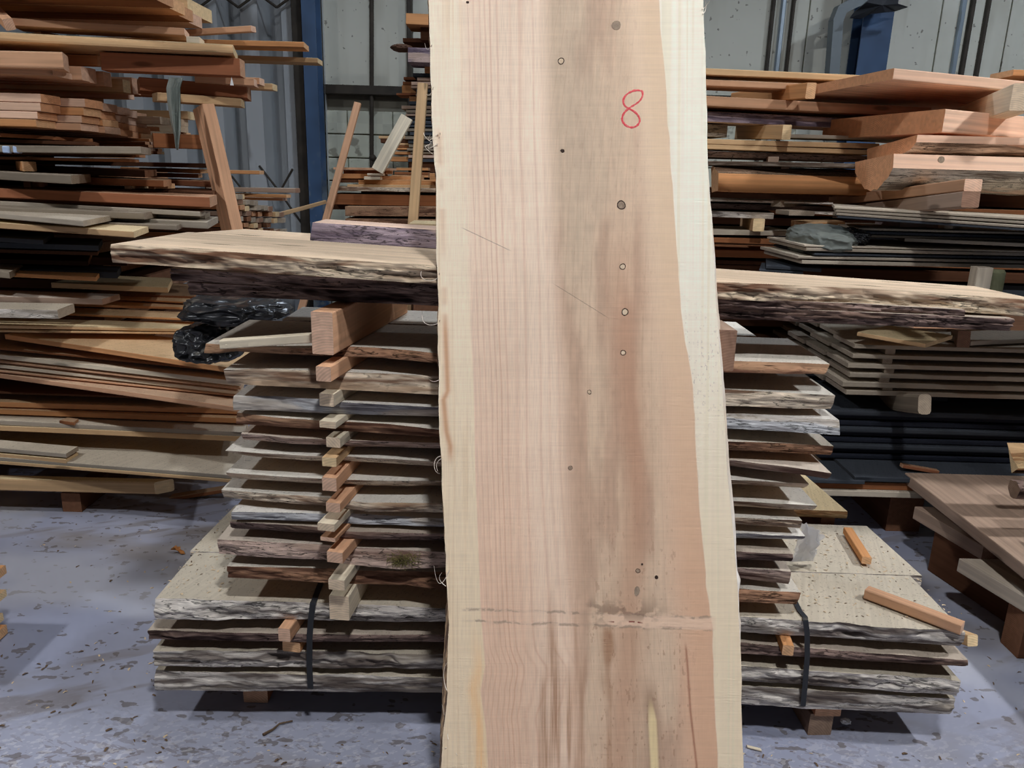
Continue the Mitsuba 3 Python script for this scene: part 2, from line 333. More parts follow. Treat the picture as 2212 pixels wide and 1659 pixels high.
def steel(name, xa, xb, ya, yb, z0, z1, mat, label, cat): return thing(name, box((xa, ya, z0), (xb, yb, z1), mat, 0.006), label, cat)
xa, xb = atY(667, 250, YB - .35)[0], atY(691, 250, YB - .35)[0]
def ibeam(name, xc, yc, w, d, z0, z1, mat, label):
    from shapely.geometry import Polygon
    t = 0.015
    pts = [(-w/2, -d/2), (w/2, -d/2), (w/2, -d/2+t), (t/2, -d/2+t), (t/2, d/2-t), (w/2, d/2-t), (w/2, d/2), (-w/2, d/2), (-w/2, d/2-t), (-t/2, d/2-t), (-t/2, -d/2+t), (-w/2, -d/2+t)]
    m = trimesh.creation.extrude_polygon(Polygon(pts), z1 - z0, engine='earcut'); m.apply_translation((xc, yc, z0))
    return thing(name, ply(m, mat), label, 'column')
ibeam('steel_column', (xa + xb) / 2 - .01, YB - 0.28, xb - xa + .02, 0.22, 0, ZC, 'mat_blue_steel', 'blue painted steel column standing at the corner beside the corrugated sheeting')
c1 = atY(1885, 80, YB - .4); ibeam('steel_column', c1[0] + .03, YB - 0.28, 0.27, 0.24, 0, ZC, 'mat_blue_steel', 'bright blue steel column rising behind the right timber rack')
# rusty door channel, conduits and posts on the wall
steel('door_channel', atY(640, 200, YB - .2)[0], atY(662, 200, YB - .2)[0], YB - 0.26, YB - 0.18, 0, ZC, 'mat_dark_steel', 'rusty brown vertical channel left of the blue column', 'steel channel')
for xp in (430, 515, 598):
    a = atY(xp - 22, 0, YB - .2); b = atY(xp, 16, YB - .2); c = atY(xp + 22, 0, YB - .2)
    segs = [trimesh.creation.cylinder(radius=0.012, segment=[p, q], sections=8) for p, q in ((a + (a - b), b), (b, c + (c - b)))]
    thing('brace_rod', ply(trimesh.util.concatenate(segs), 'mat_dark_steel'), 'dark V shaped brace rod high on the corrugated sheeting, ' + {430: 'leftmost', 515: 'middle', 598: 'rightmost'}[xp] + ' of three', 'brace rod')
for i, (a, b) in enumerate([((560, 358), (602, 412)), ((632, 365), (606, 412)), ((616, 432), (650, 480)), ((500, 380), (540, 430))]):
    m = trimesh.creation.cylinder(radius=0.010, segment=[atY(*a, YB - .128), atY(*b, YB - .128)], sections=8)
    thing('tie_rod', ply(m, 'mat_dark_steel'), ['thin dark tie rod slanting down right below the orange board end', 'thin rusty tie rod slanting down left beside the blue column', 'thin tie rod low behind the batten ends', 'thin tie rod behind the leaning trestle post'][i], 'rod')
pc = [atY(803, y, YB - .06) for y in (-120, 0, 90, 190, 280, 345, 362)]
m = trimesh.util.concatenate([trimesh.creation.cylinder(radius=0.020, segment=[p, q], sections=12) for p, q in zip(pc[:-1], pc[1:])] + [trimesh.creation.icosphere(subdivisions=2, radius=0.035).apply_translation(atY(805, 341, YB - .06))])
thing('conduit_pipe', ply(m, 'mat_dark_steel', smooth=40), 'dark vertical conduit pipe down the pale block wall', 'pipe')
steel('wall_post', atY(881, 100, YB - .1)[0], atY(890, 100, YB - .1)[0], YB - 0.16, YB - 0.05, 0, ZC, 'mat_dark_steel', 'dark narrow post on the wall beside the tall stack of thin boards', 'post')
for i, (xp, w, mat, lab) in enumerate([(1662, 7, 'mat_dark_steel', 'thin dark cladding strip nearest the big slab on the right wall'), (1684, 9, 'mat_galv', 'galvanised cladding rail between two dark strips on the right wall'),
        (1705, 6, 'mat_dark_steel', 'thin dark cladding strip left of the grey steel frame'), (2068, 9, 'mat_galv', 'galvanised cladding rail right of the bright blue column'),
        (2088, 8, 'mat_dark_steel', 'dark cladding strip right of the bright blue column'), (2121, 7, 'mat_dark_steel', 'dark cladding strip nearest the right edge of the view')]):
    p = atY(xp, 80, YB - .03); hw = w * depth(p) / FOC / 2
    steel('cladding_strip', p[0] - hw, p[0] + hw, YB - 0.07, YB - 0.015, 0, ZC, mat, lab, 'cladding strip')
# grey curved steel frame by the right column
fr = [atY(x, y, YB - .45) for x, y in ((1793, 300), (1797, 160), (1806, 45), (1815, 22), (1838, 10), (1890, -12), (1990, -50))]
m = []
for p, q in zip(fr[:-1], fr[1:]):
    b = trimesh.creation.box(extents=(0.09, 0.12, np.linalg.norm(q - p) + 0.03)); b.apply_transform(trimesh.geometry.align_vectors([0, 0, 1], unit(q - p))); b.apply_translation((p + q) / 2); m.append(b)
thing('steel_frame', ply(trimesh.util.concatenate(m), 'mat_grey_steel'), 'grey steel frame curving up beside the bright blue column', 'steel frame')
# dark torn sheet caught on the column head
V = []
for i, (x, y) in enumerate([(1838, 38), (1850, 22), (1872, 5), (1900, -20), (1945, -30), (1940, 8), (1962, 15), (1935, 24), (1912, 26), (1880, 30), (1862, 40)]): V.append((x, y))
Pf = [atY(x, y, YB - .62 + .05 * math.sin(i * 2.1)) for i, (x, y) in enumerate(V)]
Pb = [p + np.array([0, .03, 0]) for p in Pf]; n = len(Pf); cf, cb = np.mean(Pf, 0) - [0, .06, 0], np.mean(Pb, 0)
Fx = [[i, (i + 1) % n, 2 * n] for i in range(n)] + [[n + (i + 1) % n, n + i, 2 * n + 1] for i in range(n)] + [[i, n + i, (i + 1) % n] for i in range(n)] + [[(i + 1) % n, n + i, n + (i + 1) % n] for i in range(n)]
thing('torn_sheet', ply(trimesh.Trimesh(np.vstack([Pf, Pb, [cf, cb]]), Fx, process=False), 'mat_strap'), 'black torn plastic sheet caught at the head of the bright blue column', 'plastic sheet')

# high bay lamps above the view
scene['mat_bulb'] = {'type': 'diffuse', 'reflectance': {'type': 'rgb', 'value': 0.8}}
for i, (x, y, z) in enumerate(LAMP_SPOTS):
    key = holder('high_bay_lamp', ['round lamp hanging above the left side of the stack', 'round lamp hanging above the leaning slab', 'round lamp hanging above the right timber rack', 'round lamp hanging near the back wall on the left', 'round lamp hanging near the back wall on the right'][i], 'lamp')
    pr = [(0.02, 0.28), (0.07, 0.28), (0.08, 0.18), (0.12, 0.12), (0.20, 0.02), (0.21, 0.0), (0.205, 0.0), (0.19, 0.02), (0.115, 0.11), (0.02, 0.12)]
    m = trimesh.creation.revolve(np.array(pr), sections=32); m.apply_translation((x, y, z))
    part(key, 'shade', ply(m, 'mat_lamp', smooth=30))
    m = trimesh.creation.cylinder(radius=0.01, segment=[(x, y, z + 0.27), (x, y, ZC)], sections=8); part(key, 'rod', ply(m, 'mat_dark_steel'))
    scene[fresh(key + '__bulb')] = {'type': 'disk', 'to_world': T4().translate([x, y, z + 0.015]).rotate([1, 0, 0], 180).scale(LAMP_RADIUS), 'bsdf': {'type': 'ref', 'id': 'mat_bulb'},
        'emitter': {'type': 'area', 'radiance': {'type': 'rgb', 'value': [c * LEFT_DIM for c in LAMP_RADIANCE] if i == 0 else [c * RIGHT_LIFT for c in LAMP_RADIANCE] if i == 2 else LAMP_RADIANCE if i < 3 else [c * f for c, f in zip(LAMP_RADIANCE, BACK_LAMP_TINT)]}}}
simple('mat_paper', lin(240, 240, 240), roughness=0.8)
simple('mat_cap', lin(176, 196, 226), roughness=0.4)
simple('mat_grey_film', lambda p, n, uv: mix(lin(96, 104, 98), lin(150, 158, 152), noise(p.x * 90, p.z * 8, p.y * 40)), roughness=0.25, specular=0.6, clearcoat=0.5)
simple('mat_black_film', lambda p, n, uv: mix(lin(34, 35, 37), lin(104, 100, 92), smoothstep(0.6, 0.8, fbm(p.x * 20, p.y * 20, p.z * 20, 3)) * smoothstep(0.2, 0.9, n.z)), roughness=0.3, specular=0.6)
simple('mat_leaf', lin(176, 118, 66), roughness=0.7)
simple('mat_tarp', lambda p, n, uv: mix(lin(70, 76, 74), lin(116, 120, 112), fbm(p.x * 14, p.y * 14, p.z * 14, 3)), roughness=0.55)
simple('mat_greenlog', lambda p, n, uv: mix(lin(88, 92, 66), lin(128, 126, 98), fbm(p.x * 20, p.y * 6, p.z * 20, 3)), roughness=0.8)
simple('mat_barklog', lambda p, n, uv: mix(lin(60, 44, 36), lin(110, 80, 62), fbm(p.x * 20, p.y * 20, p.z * 20, 3)), roughness=0.8)

# ------------------------------------------------------------------ the big leaning slab. Local coordinates: a along x, b up the slab from the floor
LEAN = math.radians(14); SU = np.array([0, math.sin(LEAN), math.cos(LEAN)]); SN = np.array([0, -math.cos(LEAN), math.sin(LEAN)]); SO = np.array([0, 1.506, 0])
def slab_ab(x, y):
    d = ray(x, y); t = math.tan(LEAN); k = (1.506 + t * EYE) / (d[1] - t * d[2]); p = CAM + k * d
    return np.array([p[0], p[2] / math.cos(LEAN)])
def slab_pt(a, b, h=0.0): return SO + np.array([1.0, 0, 0]) * a + SU * b + SN * h
STH = 0.058
eL = np.array([slab_ab(*q) for q in ((952, 1850), (953, 1659), (960, 1560), (966, 1500), (965, 1480), (969, 1400), (969, 1300), (963, 1250), (961, 1150), (957, 1080), (953, 1000), (950, 930), (948, 860), (949, 800), (946, 700), (946, 600), (944, 560), (943, 470), (941, 380), (935, 300), (931, 200), (929, 110), (925, 0), (920, -140), (915, -600))])
eR = np.array([slab_ab(*q) for q in ((1609, 1850), (1606, 1659), (1602, 1500), (1600, 1400), (1596, 1340), (1594, 1270), (1588, 1200), (1578, 1100), (1569, 1000), (1565, 900), (1561, 830), (1556, 760), (1550, 670), (1545, 600), (1538, 480), (1531, 380), (1527, 300), (1525, 200), (1524, 110), (1520, 0), (1516, -140), (1508, -600))])
bL = np.array([slab_ab(*q) for q in ((944, 1850), (948, 1659), (951, 1560), (952, 1500), (957, 1400), (963, 1330), (966, 1250), (959, 1150), (955, 1080), (949, 1000), (945, 930), (945, 800), (945, 700), (945, 600), (941, 470), (936, 330), (929, 200), (923, 0), (918, -140), (912, -600))])
bR = np.array([slab_ab(*q) for q in ((1615, 1850), (1613, 1659), (1610, 1500), (1609, 1420), (1612, 1355), (1607, 1330), (1606, 1290), (1612, 1262), (1603, 1240), (1600, 1150), (1596, 1080), (1588, 1000), (1583, 930), (1578, 850), (1572, 780), (1566, 690), (1560, 640), (1556, 570), (1548, 480), (1541, 380), (1533, 300), (1528, 200), (1526, 60), (1524, 0), (1520, -140), (1513, -600))])
def at_b(tab, b): o = np.argsort(tab[:, 1]); return np.interp(b, tab[o, 1], tab[o, 0])
nb = 500; bb = np.linspace(0.0165, 2.62, nb)
jit = lambda s, f, amp: amp * (meshkit.fbm(np.stack([bb * f, np.full(nb, s), np.zeros(nb)], 1), 4, s) - 0.5)
fl, fr_ = at_b(eL, bb) + jit(1, 18, 0.006), at_b(eR, bb) + jit(2, 9, 0.006)
wl, wr = at_b(bL, bb) + jit(3, 14, 0.010), at_b(bR, bb) + jit(4, 9, 0.006)
def strip(cols):
    P = np.stack([np.array([slab_pt(a, b, h) for a, b, h in zip(A, bb, Hh)]) for A, Hh in cols], 1)
    return P
def quad_mesh(P, flip=False):
    nx, m = P.shape[:2]; return P.reshape(-1, 3), grid_faces(nx, m, 0, flip)
face_cols = [(fl + (fr_ - fl) * q, np.zeros(nb)) for q in np.linspace(0, 1, 3)]
Pface = strip(face_cols); Pback = strip([(wr, np.full(nb, -STH)), (wl, np.full(nb, -STH))])
right_cols = []
for q in np.linspace(0, 1, 6):
    right_cols.append((fr_ + (wr - fr_) * np.sin(q * 1.57) + (0.002 * (meshkit.fbm(np.stack([bb * 30, np.full(nb, q * 4), bb * 0], 1), 3, 5) - .5) if 0 < q < 1 else 0), np.full(nb, -STH * q)))
Pright = strip(right_cols)
left_cols = []
for q in np.linspace(1, 0, 8):
    rough = 0.010 * (meshkit.fbm(np.stack([bb * 26, np.full(nb, q * 5), bb * 0], 1), 4, 9) - .5) if 0 < q < 1 else 0
    left_cols.append((fl + (wl - fl) * np.sin(q * 1.57) - np.abs(rough), np.full(nb, -STH * q)))
Pleft = strip(left_cols)
Vs, Fs, Us, off = [], [], [], 0
for P, kind in ((Pface, 0), (Pback, 1), (Pright, 2), (Pleft, 3)):
    V, F = quad_mesh(P, True)
    d = V - SO; ua = d[:, 0]; ub = d @ SU
    Vs.append(V); Fs.append(F + off); Us.append(np.stack([ua + 10 * kind, ub], 1)); off += len(V)
for r in (0, -1):
    ring = np.vstack([Pface[r], Pright[r][1:], Pback[r][1:], Pleft[r][1:-1]]); n = len(ring)
    Vs.append(np.vstack([ring, ring.mean(0)])); Us.append(np.tile([[10.0, 0.5]], (n + 1, 1))); a = np.arange(n)
    f = np.stack([a, (a + 1) % n, np.full(n, n), np.full(n, n)], 1) + off; Fs.append(f if r else f[:, ::-1]); off += n + 1
slab_mesh = trimesh.Trimesh(np.vstack(Vs), np.vstack([np.vstack(Fs)[:, [0, 1, 2]], np.vstack(Fs)[:, [0, 2, 3]]]), process=False)
# the figure of the wood, drawn in the slab's own face coordinates: sx, sy count units of 1.11 mm from the slab's upper left
def pl(y, pts):
    """Piecewise linear x(y)."""
    out = mi.Float(pts[0][0])
    for (xa, ya), (xb, yb) in zip(pts[:-1], pts[1:]):
        t = dr.clip((y - ya) / (yb - ya), 0, 1); out += (xb - xa) * t
    return out
def bump1(x, c, w): return dr.exp(-dr.square((x - c) / w))
def slab_fn(p, n, uv):
    kind = dr.floor(uv.x / 10 + 0.3); a = uv.x - 10 * kind; b = uv.y
    sx = 898 * a + 27 * b + 1075; sy = 25 * a - 898 * b + 1852
    fine = noise(sx * 0.55, sy * 0.035)
    low = fbm(sx * 0.012, sy * 0.004, 2.0, 3)
    hl = pl(sy, [(1000, 0), (1006, 300), (1012, 560), (1022, 800), (1030, 1130), (1037, 1330), (1046, 1440), (1036, 1495), (1048, 1580), (1052, 1660)]) + 2.5 * (noise(sy * 0.007) - .5)
    hr = pl(sy, [(1421, 0), (1440, 240), (1463, 560), (1475, 700), (1489, 785), (1497, 830), (1505, 1000), (1511, 1080), (1527, 1260), (1541, 1350), (1546, 1500), (1554, 1660)]) + 3 * (noise(sy * 0.03, 5.0) - .5)
    u = (sx - hl) / (hr - hl)                                   # 0 at the left sapwood line, 1 at the right one
    # growth lines: the rings bend to the right lower down and wave near the swelling at the foot
    bend = 26 * smoothstep(900, 1500, sy) * smoothstep(0.18, 0.5, u) + 14 * smoothstep(350, 60, dr.abs(sy - 1480) * 4) + 5 * (fbm(sx * .006, sy * .0016, 4.0, 2) - .5)
    g = sx - hl - bend
    ph = g / (11.5 + 5 * smoothstep(0.1, 0.4, u)) + 0.5 * noise(g * 0.05)
    fr = ph - dr.floor(ph)
    strength = 0.35 + 0.65 * cell_rand(dr.floor(ph), 4)
    line = dr.exp(-dr.square((fr - 0.5) / 0.14)) * strength
    quarter = smoothstep(0.50, 0.30, u) * smoothstep(-0.02, 0.04, u)
    heart = mix(lin(229, 202, 178), lin(220, 181, 153), smoothstep(200, 1500, sy))
    heart = mix(heart, lin(232, 206, 182), smoothstep(0.12, 0.32, u) * smoothstep(0.45, 0.34, u) * 0.5)
    c = heart * (0.93 + 0.13 * fine) * (0.90 + 0.2 * low)
    c = mix(c, lin(186, 130, 98), line * quarter * 0.42)
    # the broad flat-sawn middle, greyer and browner, with tall soft tongues
    midm = smoothstep(0.36, 0.47, u + 0.03 * (low - .5)) * smoothstep(0.93, 0.80, u)
    mid = mix(lin(204, 176, 148), lin(210, 176, 148), fbm(sx * 0.02, sy * 0.004, 3.0, 3))
    tong = smoothstep(0.46, 0.66, fbm(sx * 0.020 + 3, sy * 0.0036, 8.0, 3))
    mid = mix(mid, lin(176, 136, 112), tong * 0.6)
    greyish = bump1(sx, 1225 + 0.05 * sy, 75) * smoothstep(980, 250, sy)
    mid = mix(mid, lin(176, 156, 134), greyish * 0.55)
    mid = mid * (0.88 + 0.10 * noise(sx * 0.35, sy * 0.02) + 0.15 * fbm(sx * 0.11, sy * 0.045, 14.0, 4))
    core = bump1(sx, pl(sy, [(1330, 0), (1340, 600), (1375, 1000), (1365, 1250), (1340, 1660)]), 34) * smoothstep(380, 700, sy)
    mid = mix(mid, lin(180, 128, 98), core * 0.55)
    c = mix(c, mid, midm)
    arch = dr.abs(dr.sin((sx - 1375 - 0.00009 * dr.square(sy - 900)) * 0.16 + 2.5 * fbm(sx * .01, sy * .003, 5.0, 2)))
    c = mix(c, lin(160, 118, 92), smoothstep(0.25, 0.0, arch) * midm * 0.16)
    # redder strip along the right heartwood line
    rs = smoothstep(0.78, 0.95, u) * smoothstep(1.012, 0.995, u)
    c = mix(c, mix(lin(216, 184, 150), lin(208, 160, 126), smoothstep(300, 1500, sy)), rs * 0.85)
    # brown streaks in the foot
    foot = smoothstep(1120, 1480, sy)
    st = smoothstep(0.52, 0.72, fbm(sx * 0.035, sy * 0.0026 + 3, 6.0, 3)) * smoothstep(0.12, 0.3, u) * smoothstep(0.72, 0.55, u)
    c = mix(c, lin(160, 112, 80), st * foot * (0.35 + 0.6 * noise(sx * 0.55, sy * 0.014)))
    st2 = smoothstep(0.50, 0.66, fbm(sx * 0.016, sy * 0.005, 11.0, 4)) * smoothstep(1240, 1340, sy) * smoothstep(0.48, 0.55, u) * smoothstep(0.9, 0.7, u)
    c = mix(c, lin(158, 112, 80), st2 * 0.75)
    fleck = smoothstep(0.70, 0.78, fbm(sx * 0.17, sy * 0.07, 21.0, 3)) * smoothstep(0.42, 0.5, u) * smoothstep(0.95, 0.85, u)
    c = mix(c, lin(150, 104, 76), fleck * (0.10 + 0.30 * smoothstep(950, 1400, sy)))
    # sapwood
    sw_ = 0.004 + 0.045 * smoothstep(900, 200, sy); sapL = smoothstep(sw_, -sw_, u); sapR = smoothstep(0.996, 1.004, u)
    sw = mix(lin(236, 216, 190), lin(230, 205, 172), smoothstep(100, 1400, sy)) * (0.93 + 0.10 * fine)
    sw = mix(sw, lin(208, 176, 138), 0.35 * smoothstep(0.62, 0.85, noise(sx * 0.22, sy * 0.003)))
    sw = mix(sw, lin(235, 178, 112), bump1(sx, hl - 14, 13) * smoothstep(1330, 1480, sy) * (0.35 + 0.5 * noise(sx * 0.3, sy * 0.012)))
    sr = mix(lin(236, 225, 205), lin(230, 208, 176), smoothstep(500, 1400, sy)) * (0.95 + 0.07 * noise(sx * 0.28, sy * 0.004))
    sr = mix(sr, lin(218, 206, 172), 0.4 * smoothstep(0.6, 0.85, noise(sx * 0.17, sy * 0.002 + 4)))
    mold = smoothstep(0.66, 0.76, fbm(sx * 0.26, sy * 0.17, 31.0, 4)) * bump1(sy, 790, 120)
    sr = mix(sr, lin(160, 146, 136), mold * 0.45)
    c = mix(mix(c, sw, sapL), sr, sapR)
    # worn brown line by the left edge
    c = mix(c, lin(190, 132, 88), bump1(sx, pl(sy, [(945, 140), (952, 330), (955, 380), (962, 700), (967, 840), (958, 860), (964, 930), (972, 960), (972, 990)]), 6.5) * smoothstep(170, 240, sy) * smoothstep(1010, 960, sy) * (0.4 + 0.6 * smoothstep(660, 720, sy)) * 0.8 * smoothstep(0.3, 0.6, noise(sy * 0.03, 3.0) + smoothstep(660, 720, sy)))
    # the old sticker mark across the foot
    by = 1328 + 0.036 * (sx - 985) + 3 * (noise(sx * 0.03) - .5)
    band = smoothstep(17, 11, dr.abs(sy - by)) * smoothstep(975, 1000, sx) * smoothstep(1555, 1535, sx)
    c = mix(c, lin(226, 190, 162), band * smoothstep(1270, 1330, sx) * 0.75)
    edge = smoothstep(5.0, 0.5, dr.abs(dr.abs(sy - by) - 13 - 5 * (fbm(sx * 0.09, 7.0, 3.0, 3) - 0.5))) * smoothstep(985, 1010, sx) * smoothstep(1550, 1530, sx)
    c = mix(c, lin(140, 116, 100), edge * (0.12 + 0.5 * smoothstep(0.45, 0.62, fbm(sx * 0.07, sy * 0.12, 2.0, 4))))
    sm = smoothstep(0.42, 0.62, fbm(sx * 0.05, sy * 0.06, 41.0, 4)) * bump1(sy, by - 20, 24) * smoothstep(1255, 1285, sx) * smoothstep(1470, 1380, sx)
    c = mix(c, lin(122, 92, 74), sm * 0.6)
    c = mix(c, lin(120, 40, 32), smoothstep(2.2, 0.8, dr.abs(sy - by - 3)) * smoothstep(0.60, 0.66, noise(sx * 0.12, 8.0)) * smoothstep(1310, 1330, sx) * smoothstep(1395, 1380, sx) * 0.9)
    # pale tongue and dark vein low on the right
    lens = smoothstep(1, -1, (dr.abs(sx - pl(sy, [(1405, 1500), (1411, 1560), (1416, 1660)])) - 3 - 6 * smoothstep(1500, 1570, sy)) / 3)
    halo = bump1(sx, pl(sy, [(1400, 1440), (1411, 1560), (1416, 1660)]), 15) * smoothstep(1440, 1540, sy)
    c = mix(c, lin(138, 100, 74), halo * 0.75)
    c = mix(c, lin(226, 200, 150), lens * smoothstep(1500, 1560, sy) * (0.8 + 0.2 * noise(sx * 0.4, sy * 0.02)))
    vein = bump1(sx, pl(sy, [(1483, 1390), (1488, 1450), (1494, 1540), (1508, 1660)]), 2.5) * smoothstep(1385, 1410, sy)
    c = mix(c, lin(150, 84, 56), vein * 0.7)
    # scuffs
    s1 = smoothstep(1.6, 0.4, dr.abs(sy - 490 - 0.47 * (sx - 1000))) * smoothstep(995, 1010, sx) * smoothstep(1110, 1090, sx)
    s2 = smoothstep(1.4, 0.4, dr.abs(sy - 606 - 0.62 * (sx - 1190))) * smoothstep(1190, 1210, sx) * smoothstep(1320, 1300, sx)
    c = mix(c, lin(120, 100, 84), (s1 + s2) * 0.5)
    # saw marks across
    mk = noise(sx * 0.01, sy * 0.75) * 0.6 + noise(sx * 0.02, sy * 0.28) * 0.4
    c = c * (0.955 + 0.09 * mk)
    lum = dr.maximum(c.x, dr.maximum(c.y, c.z))
    c = (c * 0.90 + mi.Color3f(lum * 0.97, lum * 0.86, lum * 0.72) * 0.10) * mi.Color3f(1.12, 1.135, 1.125)
    # waney sides and end
    side_r = mix(lin(226, 220, 212), lin(206, 186, 160), fbm(sx * 0.03, sy * 0.012, 3.0, 3)) * (0.9 + 0.2 * noise(sx * 0.4, sy * 0.02))
    fl_ = fbm(p.x * 50, p.y * 60, p.z * 14, 4)
    side_l = mix(lin(96, 76, 62), lin(200, 168, 132), smoothstep(0.42, 0.66, fl_))
    side_l = mix(side_l, lin(70, 54, 44), smoothstep(0.55, 0.7, fbm(p.x * 30 + 7, p.y * 40, p.z * 9, 3)) * 0.7)
    c = dr.select(kind < 0.5, c, dr.select(kind < 1.5, mi.Color3f(lin(214, 184, 152)), dr.select(kind < 2.5, side_r, side_l)))
    return dr.clip(c, 0.01, 0.9)
def slab_bump(p, n, uv):
    kind = dr.floor(uv.x / 10 + 0.3); a = uv.x - 10 * kind; b = uv.y
    m_ = noise(a * 20, b * 620) * 0.6 + 0.5 * noise(a * 900, b * 260)
    return dr.select(kind < 0.5, m_, fbm(p.x * 60, p.y * 60, p.z * 30, 3) * 4)
scene['mat_slab'] = {'type': 'twosided', 'bsdf': {'type': 'bumpmap', 'arbitrary': proc(slab_bump, eps=5e-4), 'scale': 0.0006, 'bsdf': {'type': 'principled', 'base_color': proc(slab_fn), 'roughness': 0.62, 'specular': 0.25}}}
big = holder('leaning_slab', 'big pale waney edged wood slab leaning upright against the stack, marked with a red 8', 'wood slab')
part(big, 'body', ply(slab_mesh, 'mat_slab', smooth=True, uv=np.vstack(Us)))
# knots: a plug flush with the face, some in a dark ring
simple('mat_knot_pale', lambda p, n, uv: mix(lin(224, 206, 178), lin(196, 170, 140), fbm(p.x * 300, p.z * 300, 0.0, 2)), roughness=0.7)
simple('mat_knot_grey', lambda p, n, uv: mix(lin(168, 148, 126), lin(128, 108, 92), fbm(p.x * 220, p.z * 220, 0.0, 2)), roughness=0.7)
simple('mat_knot_dark', lin(54, 38, 30), roughness=0.8)
def disc_on_slab(x, y, rx, ry, h, inner=0.0, n=40, z0=0.0002):
    c = slab_ab(x, y); k = depth(slab_pt(*c)) / FOC
    th = np.linspace(0, 2 * np.pi, n, endpoint=False)
    wob = 1 + 0.045 * np.sin(2 * th + x) + 0.03 * np.sin(3 * th + y)
    def ringpts(s, hh): return np.array([slab_pt(c[0] + rx * k * s * w * math.cos(t), c[1] + ry * k * s * w * math.sin(t), hh) for t, w in zip(th, wob)])
    if inner: R = [ringpts(1, z0), ringpts(1, h), ringpts(inner, h), ringpts(inner, z0)]
    else: R = [ringpts(1, z0 - 0.001), ringpts(0.96, h), ringpts(0.5, h * 1.05)]
    V = np.vstack(R); F = []
    for r in range(len(R) - 1):
        for i in range(n):
            j = (i + 1) % n; F += [[r * n + i, r * n + j, (r + 1) * n + j], [r * n + i, (r + 1) * n + j, (r + 1) * n + i]]
    if not inner:
        V = np.vstack([V, slab_pt(*c, h * 1.06)]); r = len(R) - 1
        F += [[r * n + i, r * n + (i + 1) % n, len(V) - 1] for i in range(n)]
    return trimesh.Trimesh(V, F, process=False)
KN = [(1212, 132, 5.5, 5.5, 'pale', 1), (1331, 55, 10.5, 10, 'grey', 0), (1215, 326, 4.5, 4, 'dark', 0), (1342, 443, 8, 8, 'grey', 1), (1345, 576, 5, 5.2, 'pale', 1), (1350, 674, 6, 6.2, 'pale', 1), (1346, 762, 4.2, 4.6, 'pale', 1),
      (1273, 847, 3, 3.2, 'pale', 1), (1232, 1011, 3.2, 3.2, 'grey', 1), (1378, 1233, 3.4, 3.4, 'grey', 1), (1418, 1247, 4, 4, 'dark', 0), (1376, 1277, 6, 11, 'grey', 0), (1387, 1219, 2.2, 2.2, 'dark', 0), (1010, 5, 3.5, 2.6, 'dark', 0)]
for x, y, rx, ry, kind, rim in KN:
    k_ = part(big, 'knot', ply(disc_on_slab(x, y, rx, ry, 0.0005), 'mat_knot_' + kind))
    if rim: part(k_, 'ring', ply(disc_on_slab(x, y, rx + 1.6, ry + 1.6, 0.0004, inner=0.80), 'mat_knot_dark'))
# the red crayon 8, a waxy stroke lying on the face
def crayon_fn(p, n, uv): return mix(lin(214, 60, 70), lin(226, 120, 116), smoothstep(0.42, 0.7, fbm(p.x * 500, p.z * 420, p.y * 300, 3)))
simple('mat_crayon', crayon_fn, roughness=0.5)
e8 = [(1385, 197), (1370, 196), (1356, 203), (1347, 214), (1346, 224), (1352, 231), (1361, 235), (1371, 242), (1379, 252), (1382, 262), (1378, 270), (1368, 274.5), (1357, 274), (1348, 268), (1344, 257), (1347, 246), (1354, 238), (1363, 231), (1375, 224), (1383, 216), (1388, 207), (1385, 195)]
from scipy.interpolate import splprep, splev
tck, _ = splprep(np.array(e8, float).T, s=6, k=3); t_ = np.linspace(0, 1, 220); ex_, ey_ = splev(t_, tck); dx_, dy_ = splev(t_, tck, der=1)
nn = np.hypot(dx_, dy_); wv = 2.1 + 1.0 * (meshkit.fbm(np.stack([t_ * 60, t_ * 0, t_ * 0], 1), 3, 3) - .5) * 2
Vc = []
for x, y, tx, ty, m_, w in zip(ex_, ey_, dx_, dy_, nn, wv):
    for s_, h_ in ((-1, 0.0001), (-.6, 0.0006), (.6, 0.0006), (1, 0.0001)): Vc.append(slab_pt(*slab_ab(x - ty / m_ * w * s_, y + tx / m_ * w * s_), h_))
part(big, 'crayon_numeral', ply((np.array(Vc), grid_faces(len(t_), 4, 0, False)), 'mat_crayon'), label='red crayon number 8')
